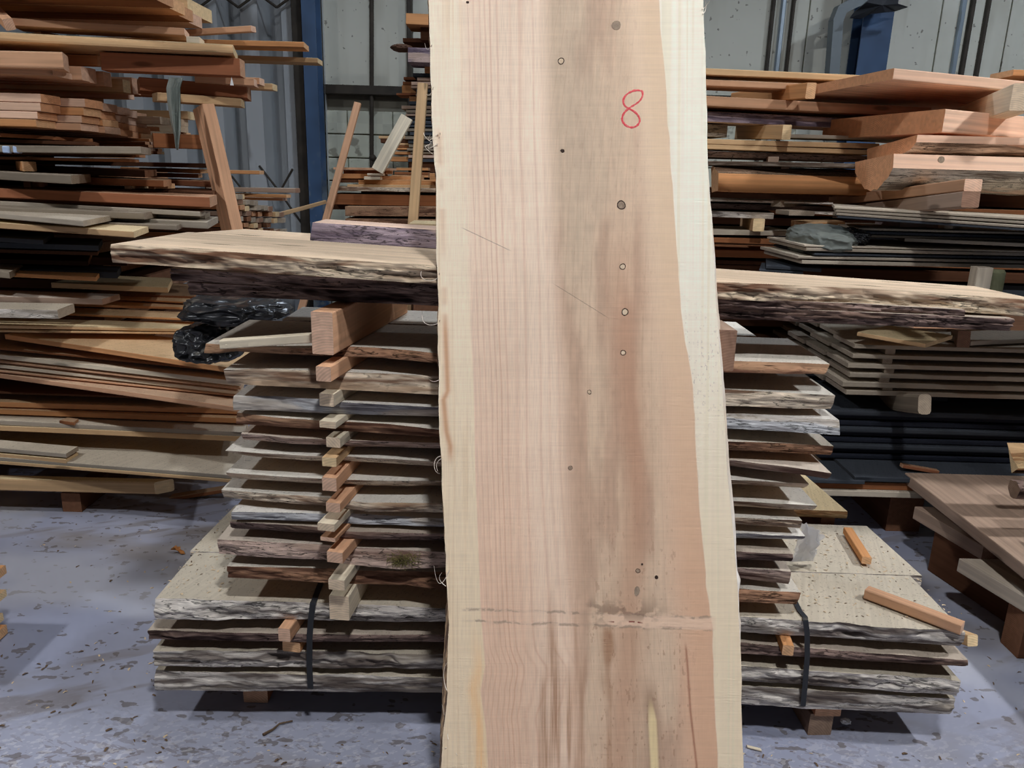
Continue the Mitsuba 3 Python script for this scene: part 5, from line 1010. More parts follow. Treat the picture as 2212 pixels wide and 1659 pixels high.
# ------------------------------------------------------------------ right timber rack
def rackR(name, label, cat, x0, y0, x1, y1, th, Y, W, wood, bk0=None, **kw):
    e0 = 0.0
    if bk0 is not None:
        P0 = atY(x0, y0, Y); Bk = atZ(bk0[0], bk0[1], P0[2]); W = max(.05, Bk[1] - P0[1]); e0 = -(Bk[0] - P0[0])
    return rack(name, label, cat, x0, y0, x1, y1, th, Y, W, wood, end0=e0, **kw)
def profile_bar(name, label, cat, outline, Y0, L, wood, nx=24, rough=0.0, yaw=0.0, near=False, seed=1):
    """A bar of any cross-section running along x: outline lists (px, py, face) round its near left end, the face being that of the side that follows the point."""
    P0 = atY(outline[0][0], outline[0][1], Y0); pts = []
    for x, y, f in outline:
        d = ray(x, y); p = CAM + d * (P0[0] / d[0]); pts.append(p)
    pts = np.array(pts); n = len(pts); s = np.linspace(0, 1, nx); strips = []
    yz = pts[:, 1:] - P0[1:]
    i = 0
    while i < n:
        f = outline[i][2]; idx = [i]
        while i < n and outline[i][2] == f: i += 1; idx.append(i % n)
        q = yz[idx]
        if f == 'wane':     # a curved waney side gets more points
            tt = np.linspace(0, 1, len(idx)); q = np.stack([np.interp(np.linspace(0, 1, 4 * len(idx)), tt, q[:, k]) for k in (0, 1)], 1)
        run = np.concatenate([[0], np.cumsum(np.linalg.norm(np.diff(q, axis=0), axis=1))])
        m = len(q); x = np.broadcast_to(s[:, None] * L, (nx, m)); nz = 0
        if f == 'wane' and rough:
            w = np.stack([x * 9, np.broadcast_to(run * 18, (nx, m)), np.full((nx, m), seed)], -1); env = np.sin(np.linspace(0, np.pi, m))[None]
            nz = rough * (meshkit.fbm(w, 4, seed) - .5) * 2 * env
        G = np.stack([P0[0] + x, P0[1] + q[None, :, 0] + x * yaw + nz, P0[2] + q[None, :, 1] + nz + 0 * x], -1)
        strips.append((G, np.stack([x + .5, np.broadcast_to(.3 + .5 * (len(strips) % 3) + run, (nx, m))], -1), f))
    ring = lambda r: np.vstack([g[r, :-1] for g, _, _ in strips])
    r0, r1 = ring(0), ring(-1); yy = r0[:, 1:] - r0[:, 1:].mean(0)
    mesh, uv = loft_mesh(strips, [(r0, yy, True), (r1, yy, False)], wood)
    return thing(name, ply(mesh, 'mat_wood_near' if near else 'mat_wood', smooth=True, uv=uv), label, cat)

RR = 3.62
rackR('yellow_board', 'topmost yellowish board of the right rack, crossing under the blue column', B, 1480, 145, 1930, 167, 13, RR, .16, 'yellow')
rackR('yellow_board', 'second board from the top of the right rack, reddish underneath', B, 1480, 169, 1900, 186, 13, RR + .02, .18, 'pink')
rackR('pale_packing', 'pale pinkish packing piece between the two topmost boards of the right rack', 'packing piece', 1500, 155, 1582, 160, 12, RR + .10, .1, 'white', ext=0)
toward('brown_wedge', 'reddish brown block with a slanting side poking toward the viewer between right rack boards', 'block', 1744, 178, 21, 33, 3.45, 1580, 200, 4.5, 'orange')
rackR('tan_board', 'long tan board with a tapered waney tip in the right rack', B, 1480, 204, 2012, 233, 20, RR - .03, .2, 'pink')
rackR('dark_board', 'purplish dark waney board under the long tan board of the right rack', B, 1480, 238, 1960, 262, 21, RR + .02, .2, 'purple', faces=('long', 'wane', 'long', 'wane'))
rackR('dark_board', 'black shadowed board between the tan and the purplish boards of the right rack', B, 1480, 229, 1960, 252, 6, RR + .14, .2, 'dark')
toward('yellow_block', 'yellowish square ended block under the purplish dark board of the right rack', 'block', 1692, 269, 21, 31, 3.55, 1590, 272, 4.0, 'yellow')
rackR('bark_board', 'grey bark edged board end left of the yellowish square ended block', B, 1480, 266, 1572, 270, 26, RR + .08, .2, 'grey', faces=('long', 'wane', 'long', 'long'), ext=0)
rackR('white_board', 'bluish white panel edge seen through the gap right of the yellowish block', 'panel', 1690, 289, 2000, 299, 8, 3.62, .14, 'palegrey')
rackR('yellow_board', 'upper of two clean yellow boards in the middle of the right rack', B, 1480, 298, 1900, 311, 11, RR - .03, .2, 'yellow')
rackR('yellow_board', 'lower of two clean yellow boards in the middle of the right rack', B, 1480, 310, 1900, 323, 10, RR - .03, .2, 'yellow')
rackR('bark_board', 'upper thin bark edged board under the clean yellow boards of the right rack', B, 1480, 324, 1880, 338, 13, RR, .3, 'taupe', faces=('long', 'wane', 'long', 'wane'))
rackR('bark_board', 'lower thin bark edged board under the clean yellow boards of the right rack', B, 1480, 347, 1860, 354, 9, RR, .3, 'grey', faces=('long', 'wane', 'long', 'wane'))
for i, (x, y, w, h) in enumerate([(1660, 338, 23, 12), (1688, 357, 18, 14)]):
    rackR('small_sticker', ['upper', 'lower'][i] + ' small sticker between the thin bark edged boards of the right rack', 'sticker', x, y, x + w, y + .5, h, RR - .04, .3, 'taupe', ext=0)
profile_bar('cedar_beam', 'large pale orange beam with a bark top just right of the leaning slab', 'beam', [(1552, 374, 'long'), (1551, 412, 'long'), (1537, 416, 'long'), (1536, 362, 'wane'), (1541, 358, 'wane'), (1547, 366, 'wane')], 3.50, 1.5, 'orange', rough=.008, seed=4)
for i, (x0, y0, x1, y1, th, Y, wood, lb_) in enumerate([(1480, 428, 1800, 438, 5, 3.6, 'oldgrey', 'thin shaggy grey board directly under the large pale orange beam'), (1480, 437, 1800, 447, 12, 3.66, 'larchdark', 'dark bark edged board, second under the large pale orange beam'),
        (1480, 453, 1672, 460, 13, 3.62, 'oldgrey', 'grey bark edged board left of the small grey blocks under the pale orange beam'), (1700, 453, 1800, 459, 6, 3.66, 'oldgrey', 'thin grey board right of the small grey blocks under the pale orange beam'),
        (1480, 495, 1720, 500, 11, 3.55, 'palegrey', 'pale grey board carrying the yellow square block end'), (1480, 511, 1690, 518, 11, 3.58, 'brown', 'brown waney board below the pale grey one left of the tarpaulin'),
        (1480, 538, 1722, 544, 16, 3.7, 'brown', 'dim brown board low behind the tarpaulin of the right rack'), (1480, 560, 1720, 566, 8, 3.75, 'dark', 'dark board just above the top slab right of the leaning slab')]):
    rackR('rough_board', lb_, B, x0, y0, x1, y1, th, Y, .3, wood, faces=('long', 'wane' if wood in ('oldgrey', 'larchdark') else 'long', 'long', 'long'), ext=0)
rackR('small_block', 'upper small grey block between bark edged boards of the right rack', 'block', 1666, 432, 1686, 433, 14, 3.56, .3, 'grey', ext=0)
rackR('small_block', 'lower flat grey block between bark edged boards of the right rack', 'block', 1676, 452, 1705, 455, 10, 3.52, .12, 'grey', ext=0)
toward('yellow_block', 'yellow square block end standing on the pale grey board of the right rack', 'block', 1628, 472, 24, 27, 3.50, 1600, 470, 4.0, 'yellow')
rackR('orange_block', 'orange block end above the grey tarpaulin of the right rack', 'block', 1743, 482, 1826, 478, 16, 3.42, .2, 'orange', level=False, ext=0)
# bright big timbers
rackR('wide_plank', 'wide pinkish plank overhanging at the top right, its orange underside visible', 'plank', 1932, 147, 2212, 174, 22, 3.12, .5, 'cedar', bk0=(1820, 202), rnd=.004)
toward('support_beam', 'square beam pointing at the viewer under the wide overhanging plank', 'beam', 2190, 180, 48, 56, 2.96, 2072, 232, 3.75, 'white', rnd=.004)
rackR('cedar_beam', 'thick pale pink squared beam with an orange end, middle of the right edge', 'beam', 2043, 235, 2212, 250, 47, 3.10, .4, 'cedar', bk0=(1932, 264), rnd=.005)
profile_bar('cedar_slab', 'waney cedar slab with an orange end, second lowest of the big timbers at right', 'wood slab', [(1982, 291, 'long'), (1979, 307, 'wane'), (1966, 326, 'wane'), (1940, 334, 'long'), (1873, 346, 'long'), (1873, 322, 'long')], 3.10, 1.6, 'cedar', rough=.006, seed=6)
profile_bar('cedar_slab', 'lowest big cedar slab with a rounded bark underside and a knot in its pale face', 'wood slab', [(1931, 332, 'long'), (1929, 363, 'wane'), (1918, 386, 'wane'), (1894, 408, 'wane'), (1880, 413, 'wane'), (1868, 409, 'wane'), (1856, 390, 'wane'), (1847, 373, 'long'), (1847, 350, 'long')], 3.05, 1.6, 'cedar', rough=.010, seed=7)
kc = atY(2033, 345, 3.046); kr_ = 7 * depth(kc) / FOC
km = trimesh.creation.cylinder(radius=kr_, height=.004, sections=20); km.apply_transform(trimesh.transformations.rotation_matrix(math.pi / 2, [1, 0, 0])); km.apply_translation(kc)
ck = [k for k, v in labels.items() if 'a knot in its pale face' in v.get('label', '')][0]
part(ck, 'knot', ply(km, 'mat_knot_grey', smooth=30), label='round grey brown knot')
toward('bearer_beam', 'upper of two stacked bearer beams pointing at the viewer below the big cedar slab', 'beam', 2085, 386, 38, 26, 2.72, 1790, 425, 3.9, 'pink')
toward('bearer_beam', 'lower, grey ended one of two stacked bearer beams below the big cedar slab', 'beam', 2080, 413, 38, 34, 2.71, 1800, 447, 3.9, 'taupe')
rackR('dark_beam', 'dark shadowed beam right of the two stacked bearer beams', 'beam', 2095, 415, 2212, 419, 30, 3.35, .3, 'dark')
for i, (x0, y0, x1, y1, th) in enumerate([(1803, 445, 2212, 470, 6), (1806, 452, 2212, 477, 6), (1808, 459, 2212, 485, 6), (1810, 466, 2212, 492, 5)]):
    rackR('thin_board', ON[i] + ' from the top of four thin grey boards below the stacked bearer beams', B, x0, y0, x1, y1, th, 3.10, .35, ['palegrey', 'oldgrey', 'oldgrey', 'slate'][i])
for i, (x0, y0, x1, y1, th, wood) in enumerate([(1855, 492, 2212, 503, 5, 'palegrey'), (1858, 499, 2212, 510, 6, 'slate'), (1860, 507, 2212, 517, 5, 'grey'), (1955, 514, 2212, 525, 8, 'palegrey'), (1738, 529, 2212, 540, 4, 'palegrey'), (1742, 535, 2212, 546, 7, 'oldgrey'), (1760, 547, 2212, 556, 5, 'slate'), (1725, 553, 2212, 563, 6, 'oldgrey'), (1733, 562, 2212, 572, 8, 'palegrey')]):
    rackR('slim_board', ON[i] + ' from the top of the slim grey and black boards around the grey tarpaulin', B, x0, y0, x1, y1, th, 3.18 if i < 4 else 3.08, .4, wood)
rackR('small_block', 'small pale block between the thin grey boards and the slim boards below', 'block', 2042, 481, 2060, 482, 13, 3.2, .2, 'palegrey', ext=0)
rackR('small_block', 'lilac grey packing block between the thin grey boards and the slim boards', 'block', 1945, 480, 2028, 482, 13, 3.3, .2, 'purple', ext=0)
lump('grey_tarpaulin', 'crumpled grey green tarpaulin lump on the slim boards of the right rack', 'tarpaulin', 1770, 520, 3.28, 62, 36, .2, 'mat_tarp', 5, amp=.3, f=1.6, squash=.75)
lump('grey_tarpaulin', 'dark bluish crumpled plastic beside the grey tarpaulin lump', 'tarpaulin', 1838, 512, 3.22, 32, 20, .12, 'mat_black_film', 9, amp=.5, f=2.4)
def stub(x0, x1, yt, Y): a, b = atY(x0, yt, Y), atY(x1, yt, Y); return a, b, atY(x0, 668, Y)[2]
a_, b_, zl_ = stub(2110, 2145, 577, 2.97); w_ = b_[0] - a_[0]
thing('post_stub', board_shape(np.array([a_[0], 2.96, a_[2]]), [0, 0, -1], [1, 0, 0], [0, -1, 0], a_[2] - zl_, w_, w_ * .9, 'palegrey', rnd=.006, bow=0, faces=('long',) * 4), 'short bluish grey post standing behind the right tip of the pale top slab', 'post')
a_, b_, zl_ = stub(2142, 2175, 585, 3.03); w_ = (b_[0] - a_[0]) / 2
mcyl = trimesh.creation.revolve(np.array([(0, a_[2] - zl_ + .006), (w_ * .8, a_[2] - zl_ + .004), (w_, a_[2] - zl_ - .006), (w_ * 1.02, 0), (0, 0)]), sections=28); mcyl.apply_translation((a_[0] + w_, 3.04, zl_))
thing('round_post', ply(mcyl, 'mat_greenlog', smooth=30), 'short round greenish post beside the bluish grey post behind the pale top slab', 'post')
for i, (x0, y0, x1, y1, th) in enumerate([(1655, 573, 1775, 580, 8), (1640, 582, 1735, 588, 8)]):
    rackR('slate_board', ['upper', 'lower'][i] + ' dark slate coloured board end low behind the pale top slab at right', B, x0, y0, x1, y1, th, 3.2, .3, 'slate', ext=0)
# pale squared beam and boards behind the bark slabs
rackR('blue_grey_board', 'blue grey board edge behind the right tip of the pale top slab', 'board', 2090, 655, 2212, 661, 12, 2.9, .3, 'slate')
rackR('pale_beam', 'pale squared beam behind the right end of the lower bark slab', 'beam', 1980, 672, 2212, 676, 38, 2.95, .10, 'pink')
rackR('greenish_board', 'greenish brown board with a dark knot under the lower bark slab at right', B, 1852, 717, 2000, 742, 9, 3.35, .4, 'yellow', ext=0, bk0=(1800, 690))
toward('packing_post', 'short upright packing piece under the pale squared beam at right', 'packing piece', 2070, 714, 24, 36, 3.35, 2040, 705, 3.9, 'taupe')
gp = [(1852, 744, 2085, 753, 9), (1843, 765, 2212, 769, 9), (1828, 785, 2212, 787, 10), (1827, 805, 2212, 806, 10), (1826, 825, 2212, 823, 11), (1829, 847 - 4, 2212, 840, 10)]
gpz = []
for i, (x0, y0, x1, y1, th) in enumerate(gp):
    P0 = atY(x0, y0, 3.36); sc = depth(P0) / FOC; gpz.append((P0[2], P0[2] - th * sc))
    for r in range(4):
        thing('grey_board', board_shape(P0 + np.array([.01 * ((r * 3 + i) % 4) - .01, .25 * r, 0]), [1, 0, 0], [0, 1, 0], UP, 2.2, .243, th * sc, ['palegrey', 'oldgrey', 'grey', 'grey'][r], bow=0, nx=3),
              (f'pale grey board, {ON[i]} layer from the top of the stickered grey pile at right' if r == 0 else f'grey board in row {ON[r]} back, {ON[i]} layer of the stickered grey pile at right'), B)
rackR('grey_board', 'upper right pale board lying on the stickered grey pile, beyond the upright packing', B, 2098, 737, 2212, 732, 10, 3.36, .2, 'palegrey')
for i in range(5):
    P = atY([1908, 1905, 1912, 1905, 1915][i], 780, 3.375)
    thing('grey_sticker', board_shape(np.array([P[0], 3.37, gpz[i][1] - .0006]), [0, 1, 0], [1, 0, 0], UP, .95, .045, gpz[i][1] - gpz[i + 1][0] - .0012, 'grey', bow=0), f'dark grey sticker in the {ON[i]} gap from the top of the stickered grey pile', 'sticker')
toward('support_beam', 'grey beam with a bevelled end pointing at the viewer under the stickered grey pile', 'beam', 1984, 851, 26, 44, 3.05, 1895, 846, 3.7, 'grey', rnd=.02)
# dark painted boards
zt = atY(1830, 884, 3.42)[2]; zb_ = .335; n_ = 9; hh = (zt - zb_) / n_
for i in range(n_):
    thing('dark_painted_board', board_shape(np.array([1.50 + .05 * ((i * 7) % 5) / 5 - .05, 3.40 + .018 * ((i * 5) % 3), zt - i * hh]), [1, 0, 0], [0, 1, 0], UP, 2.2, .55, hh - .0012, ['slate', 'navy', 'navy'][i % 3], rnd=.008, bow=0), f'dark blue black board, {ON[i]} from the top of the dark pile at right', B)
x_ = atY(1930, 1040, 3.2)[0]
zs = atY(1850, 1040, 3.20)[2] + .01
thing('slate_slab', board_shape(np.array([atY(1845, 1042, 3.20)[0], 3.20, zs + .012]), [1, 0, 0], [0, 1, 0], UP, 1.2, .24, .022, 'slate', bow=0), 'flat dark grey slab lying on the plinth boards at right', 'slab')
thing('slate_slab', board_shape(np.array([1.28, 3.19, zs - .002]), [1, 0, 0], [0, 1, 0], UP, .30, .25, .018, 'slate', bow=0), 'lower dark grey slab left of the other one, behind the brown stained board', 'slab')
thing('plinth_board', board_shape(np.array([1.25, 3.22, zs - .0205]), [1, 0, 0], [0, 1, 0], UP, 2.3, .8, .035, 'brown', bow=0), 'brown board beneath the dark grey slabs at right', B)
thing('plinth_board', board_shape(np.array([1.25, 3.20, zs - .056]), [1, 0, 0], [0, 1, 0], UP, 2.3, .8, .028, 'palegrey', bow=0), 'pale edged lowest board of the right pile, above its floor bearers', B)
thing('pile_bearer', board_shape(np.array([1.6, 3.62, zb_ - .0005]), [0, 1, 0], [1, 0, 0], UP, .3, .4, zb_ - zs + .019, 'dark', bow=0), 'dark bearer between the plinth boards and the dark pile at right', 'bearer block')
thing('pile_bearer', board_shape(np.array([2.5, 3.62, zb_ - .0005]), [0, 1, 0], [1, 0, 0], UP, .3, .4, zb_ - zs + .019, 'dark', bow=0), 'second dark bearer deep between plinth boards and dark pile, nearer the right edge', 'bearer block')
for i, xx in enumerate((atZ(1905, 1140, 0)[0], 2.7)):
    thing('pile_bearer', board_shape(np.array([xx, 3.36, zs - .0845]), [0, 1, 0], [1, 0, 0], UP, .6, .16, zs - .085, 'dark', bow=0), ['brown block bearing the right pile on the floor, in shadow', 'block bearing the right pile on the floor, hidden by the wide brown slab'][i], 'bearer block')
zg0 = gpz[-1][1]; ztd = zt
for i, xx in enumerate((2.0, 2.9)):
    thing('pile_bearer', board_shape(np.array([xx, 3.6, zg0 - .001]), [0, 1, 0], [1, 0, 0], UP, .35, .12, zg0 - zt - .002, 'slate', bow=0), 'dark bearer block between the stickered grey pile and the dark pile, ' + ['left', 'right'][i], 'bearer block')
# near right pile on the floor
O = atY(1955, 1021, 3.25)
thing('wide_slab', board_shape(O, [.0, -1, 0], [1, 0, 0], UP, 1.45, .95, .050, 'taupe', near=True, rnd=.005, bow=.002), 'wide brown slab at the right, its straight edge running toward the viewer', 'wood slab')
O2 = atY(1976, 1094, 3.10); E2 = atZ(2124, 1180, O2[2])
thing('red_plank', board_shape(O2, E2 - O2, [1, 0, 0], UP, float(np.linalg.norm(E2 - O2)), .22, .058, 'taupe', near=True, bow=.002), 'reddish brown plank directly under the wide brown slab', 'plank')
O3 = atY(2072, 1206, 2.66); E3 = atZ(2212, 1290, O3[2])
thing('grey_plank', board_shape(O3, E3 - O3, [1, 0, 0], UP, float(np.linalg.norm(E3 - O3)) + .3, .30, .055, 'larchgrey', near=True, bow=.002), 'greyish plank lowest at the right edge, with a sawn pale top', 'plank')
zw, z2, z3 = O[2] - .05, O2[2], O3[2]
for i, (xx, yy) in enumerate([(O[0] + .28, 3.05), (O[0] + .45, 2.35)]):
    top_ = zw - .001
    thing('pile_bearer', board_shape(np.array([xx, yy, top_]), [1, 0, 0], [0, 1, 0], UP, .6, .10, top_ - .001, 'dark', bow=0), ['brown bearer block under the far end of the wide brown slab', 'brown bearer block under the near end of the wide brown slab'][i], 'bearer block')
A_ = O2 + unit(E2 - O2) * .12
thing('pile_bearer', board_shape(np.array([A_[0] + .01, A_[1], z2 - .059]), unit(E2 - O2), [1, 0, 0], UP, .45, .16, z2 - .060, 'dark', near=True, bow=0), 'brown block standing on the floor under the reddish brown plank', 'bearer block')
thing('pile_bearer', board_shape(np.array([O3[0] + .08, O3[1] - .3, z3 - .056]), [1, 0, 0], [0, 1, 0], UP, .2, .1, max(.012, z3 - .057), 'dark', bow=0), 'dark bearer under the lowest greyish plank at the right edge', 'bearer block')
c_ = atY(2180, 985, 2.95)
profile_bar('bark_chunk', 'pale topped chunk of wood resting on the wide brown slab at the right edge', 'wood chunk', [(2175, 956, 'wane'), (2184, 985, 'wane'), (2200, 1012, 'long'), (2185, 1022, 'long'), (2178, 968, 'long')], 2.8, .6, 'yellow', rough=.01, seed=11, near=True)
zc_ = O[2]
profile_bar('bark_log', 'dark bark covered log piece lying on the wide brown slab at the right edge', 'log', [(2182, 1036, 'wane'), (2176, 1050, 'wane'), (2182, 1072, 'wane'), (2196, 1082, 'wane'), (2205, 1060, 'wane'), (2196, 1040, 'wane')], 2.62, .6, 'larchdark', rough=.012, seed=12, near=True)
rackR('splinter', 'reddish splintered strip on the back corner of the wide brown slab', 'splinter', 1952, 1004, 2030, 1018, 8, 3.27, .03, 'red', ext=0, level=False)
thing('board_offcut', board_shape(atY(2190, 150, 4.2), [1, 0, 0], [0, 1, 0], UP, .8, .2, .03, 'orange', bow=0), 'orange board end high at the right edge, beyond the wide overhanging plank', B)
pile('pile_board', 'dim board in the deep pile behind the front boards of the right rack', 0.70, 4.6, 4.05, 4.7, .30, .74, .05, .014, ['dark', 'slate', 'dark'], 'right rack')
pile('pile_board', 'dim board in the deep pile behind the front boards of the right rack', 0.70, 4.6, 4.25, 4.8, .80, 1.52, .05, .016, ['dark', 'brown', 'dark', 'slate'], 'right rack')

# ------------------------------------------------------------------ the pile by the back wall
YC = 6.3
def cp(name, label, cat, x0, x1, y0, y1, wood, Y=YC, W=.35, sl=0.012, faces=('top', 'long', 'long', 'long')):
    return rack(name, label, cat, x0, y0, x1, y0 + sl * (x1 - x0), y1 - y0, Y, W, wood, ext=0, level=False, faces=faces)
cp('thin_plank', 'thin pinkish plank topmost on the far pile, between the two leaning stakes', 'plank', 720, 842, 361, 366, 'pink', sl=.02)
cp('far_board', 'short brown board under the thin topmost plank of the far pile', 'board', 742, 834, 367, 375, 'brown', Y=6.36)
cp('far_board', 'orange brown board, third from the top of the far pile', 'board', 737, 822, 375, 385, 'orange', Y=6.34)
cp('pale_offcut', 'upper of two small pale offcuts on the far pile', 'offcut', 793, 827, 374, 379, 'white', Y=6.25, W=.1)
cp('pale_offcut', 'lower of two small pale offcuts on the far pile', 'offcut', 786, 821, 381, 388, 'white', Y=6.25, W=.1)
cp('far_board', 'dark short board end at the left of the far pile', 'board', 731, 776, 385, 394, 'dark', Y=6.36)
cp('far_board', 'orange board right of the dark short board end of the far pile', 'board', 774, 950, 388, 402, 'orange', Y=6.34, sl=.01)
cp('far_board', 'orange board under the pale offcuts, reaching right behind the leaning slab', 'board', 826, 905, 380, 388, 'orange', Y=6.42)
cp('far_beam', 'small tan beam lying at the middle height of the far pile', 'beam', 750, 960, 398, 404, 'yellow', Y=6.3)
cp('waney_plank', 'waney plank with a knobbly left end in the far pile', 'plank', 713, 960, 403, 412, 'larch', Y=6.22, faces=('long', 'wane', 'long', 'long'))
cp('dark_beam', 'thick dark brown beam across the far pile', 'beam', 719, 960, 418, 441, 'brown', Y=6.26, sl=.02)
cp('dark_beam', 'short dark block under the thick dark beam of the far pile', 'beam', 716, 745, 440, 452, 'dark', Y=6.36)
cp('waney_plank', 'upper bark edged plank below the thick dark beam of the far pile', 'plank', 745, 960, 446, 466, 'larchbrown', Y=6.1, faces=('long', 'wane', 'long', 'long'))
cp('waney_plank', 'lower bark edged plank below the thick dark beam of the far pile', 'plank', 746, 960, 472, 488, 'larchbrown', Y=6.1, faces=('long', 'wane', 'long', 'long'))
cp('waney_plank', 'wide brown plank at the foot of the far pile, just above the purplish slab', 'plank', 735, 960, 493, 520, 'brown', Y=6.0)
pz = atY(850, 521, 6.1)[2]
thing('far_bearer', board_shape(np.array([-1.15, 6.08, pz - .002]), [0, 1, 0], [1, 0, 0], UP, .4, .9, pz - .003, 'dark', bow=0), 'dark timber body under the far pile, hidden by the stack', 'timber')
for i, (y0, y1, w) in enumerate([(466, 472, 'dark'), (442, 446, 'dark'), (412, 418, 'dark'), (488, 493, 'dark')]):
    cp('far_spacer', 'dark spacer set back in the far pile, ' + ['below the upper bark edged plank', 'below the thick dark beam', 'above the thick dark beam', 'below the lower bark edged plank'][i], 'spacer', 780, 940, y0, y1, w, Y=6.35, W=.2)
# leaning stakes
post('leaning_stake', 'leftmost pinkish stake leaning against the far pile', 'stake', 765, 219, 596, 835, 15, 6.25, 5.5, .03, 'pink')
post('leaning_stake', 'short stake with a whitish top leaning right on the far pile', 'stake', 867, 245, 803, 362, 27, 6.30, 6.22, .035, 'white')
post('leaning_stake', 'tall tan stake standing nearest the leaning slab at the far pile', 'stake', 902, 178, 852, 900, 21, 5.95, 5.5, .05, 'yellow')
post('leaning_stake', 'thin tan stick slanting from the batten pile up to the far stakes', 'stick', 606, 459, 706, 432, 8, 5.0, 5.95, .02, 'yellow', side=(0, 0, -1))
rack('log_slice', 'thick pale greenish log slab beside the leaning slab at the foot of the tall stake', 'log slab', 884, 482, 960, 484, 18, 5.4, .35, 'yellow', ext=0, faces=('top', 'end', 'long', 'long'))
z_ = atY(884, 501, 5.4)[2]
thing('far_bearer', board_shape(np.array([atY(890, 500, 5.4)[0], 5.45, z_ - .002]), [0, 1, 0], [1, 0, 0], UP, .25, .3, z_ - .003, 'dark', bow=0), 'dark block under the pale greenish log slab', 'timber')
# boards at mid depth left of the tall stake
for i, (x0, x1, y0, y1, w) in enumerate([(818, 842, 293, 299, 'yellow'), (822, 840, 300, 308, 'dark'), (850, 895, 306, 313, 'yellow'), (852, 895, 314, 318, 'brown'), (850, 893, 319, 323, 'orange'), (848, 892, 327, 333, 'orange'), (842, 918, 338, 348, 'orange')]):
    cp('stacked_board', ['thin tan', 'dark short', 'pale', 'thin brown', 'thin orange', 'orange', 'broad orange'][i] + ' board end left of the tall tan stake, ' + ON[i] + ' from the top', 'board', x0, x1 + 60, y0, y1, w, Y=6.95, W=.3)
for i, (x0, x1, y0, y1, w) in enumerate([(856, 925, 362, 368, 'orange'), (852, 925, 371, 377, 'brown'), (846, 925, 378, 383, 'orange')]):
    cp('stacked_board', ['upper', 'middle', 'lower'][i] + ' of three thin orange boards right of the short leaning stake', 'board', x0, x1, y0, y1, w, Y=6.8, W=.3)
cp('orange_block', 'orange block beside the leaning slab at the height of the far pile top', 'block', 928, 960, 374, 392, 'orange', Y=6.2)
# the tall stack of thin dark boards against the slab
r_ = np.random.default_rng(9); y = 158; i = 0
while y < 345:
    h = r_.uniform(7, 9.5); x0 = 896 + r_.uniform(-8, 6) - (14 if y > 215 else 0) - (8 if 225 < y < 240 else 0)
    cp('thin_dark_board', f'thin dark board, {ON[i]} from the top of the tall stack beside the leaning slab', 'board', x0, 975, y, y + h - 2.2, ['slate', 'grey', 'taupe', 'purple', 'slate'][int(r_.integers(0, 5))], Y=6.9 + r_.uniform(0, .03), W=.4, sl=.01)
    y += h; i += 1
for i, (x0, x1, y0, y1, w) in enumerate([(872, 899, 166, 172, 'red'), (870, 899, 176, 183, 'brown'), (868, 900, 184, 200, 'orange'), (856, 900, 201, 205, 'red'), (884, 902, 208, 222, 'orange')]):
    cp('red_board', ['small red brown', 'thin brown', 'thick orange brown', 'thin reddish', 'short orange'][i] + ' board end left of the tall thin board stack', 'board', x0, x1 - 1, y0, y1, w, Y=7.15, W=.3)
cp('orange_beam', 'orange beam with a bark edge at the very top beside the leaning slab', 'beam', 877, 975, 28, 50, 'orange', Y=6.7, sl=.05, faces=('wane', 'long', 'long', 'long'))
cp('dark_block', 'dark block under the orange bark edged beam by the leaning slab', 'block', 908, 960, 54, 84, 'dark', Y=6.8)
lump('bark_log', 'small dark log end poking left beside the wall post, above the reddish boards', 'log', 868, 104, 6.75, 24, 8, .10, 'mat_barklog', 12, amp=.25, f=2)
cp('dark_block', 'black thin board end above the small dark log end', 'block', 870, 960, 82, 90, 'dark', Y=6.85)
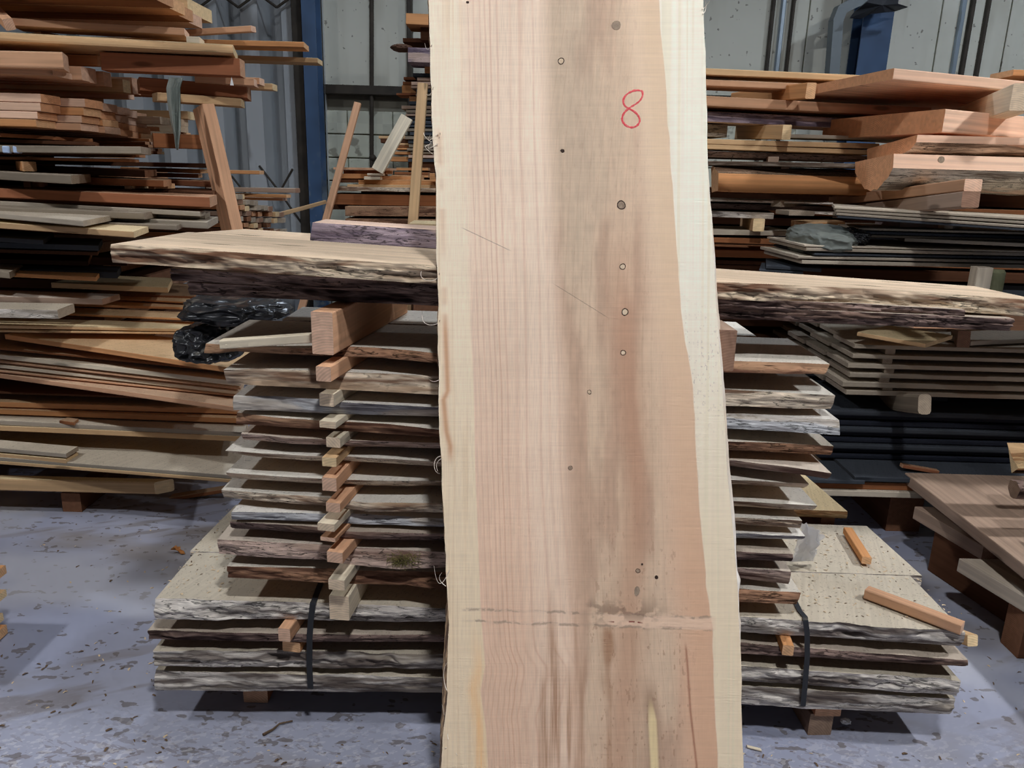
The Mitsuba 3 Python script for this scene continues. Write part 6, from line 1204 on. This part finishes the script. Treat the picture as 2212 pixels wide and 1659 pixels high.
cp('bark_beam', 'purplish bark beam end below the small dark log end', 'beam', 881, 975, 102, 132, 'purple', Y=6.65, faces=('wane', 'wane', 'wane', 'long'), sl=.03)
cp('dark_block', 'orange upright block under the purplish bark beam end', 'block', 917, 940, 136, 156, 'orange', Y=6.9)
zf = atY(900, 346, 6.95)[2]
thing('far_bearer', board_shape(np.array([-.95, 6.95, zf - .004]), [1, 0, 0], [0, 1, 0], UP, 1.1, .35, .5, 'dark', bow=0), 'dark timber body carrying the tall thin board stack, behind the far pile', 'timber')
thing('far_bearer', board_shape(np.array([-.95, 7.0, zf - .506]), [1, 0, 0], [0, 1, 0], UP, 1.1, .3, zf - .508, 'dark', bow=0), 'dark floor timber below the tall thin board stack', 'timber')

# ------------------------------------------------------------------ small things on the floor
pts = []
r_ = np.random.default_rng(17)
while len(pts) < 900:
    x, y = r_.uniform(-2.0, 2.2), r_.uniform(1.15, 3.2)
    if -1.08 < x < 1.40 and 1.88 < y: continue
    if -.45 < x < .45 and y < 1.7: continue
    if y > 2.3 and r_.uniform() > .35: continue
    pts.append((x, y, 0.0))
thing('floor_chips', ply(chips(pts[:520], .006, .018, .2), 'mat_chip_dark'), 'dark bark flakes scattered over the blue grey floor', 'bark flakes', kind='stuff')
thing('floor_shavings', ply(chips(pts[520:], .004, .014, .4), 'mat_chip_pale'), 'pale wood shavings scattered over the blue grey floor', 'wood shavings', kind='stuff')
tw = [atZ(x, y, .006) for x, y in ((568, 1587), (590, 1575), (604, 1563), (632, 1557))]
thing('twig', ply(tube(tw, .004, .002), 'mat_chip_dark'), 'dark curved twig on the floor in front of the banded bundle, left of the slab', 'twig')
a_ = atZ(1614, 1617, .001); b_ = atZ(1645, 1625, .001)
thing('splinter', board_shape(a_ + UP * .006, b_ - a_, [0, 1, 0], UP, float(np.linalg.norm(b_ - a_)), .010, .005, 'white', near=True, bow=0), 'pale splinter on the floor at the right foot of the leaning slab', 'splinter')
lump('paper_scrap', 'crumpled white scrap on the floor behind the right floor block', 'scrap', 1827, 1558, float(atZ(1827, 1562, .008)[1]), 12, 6, .012, 'mat_paper', 31, amp=.8, f=2.5, sub=3)
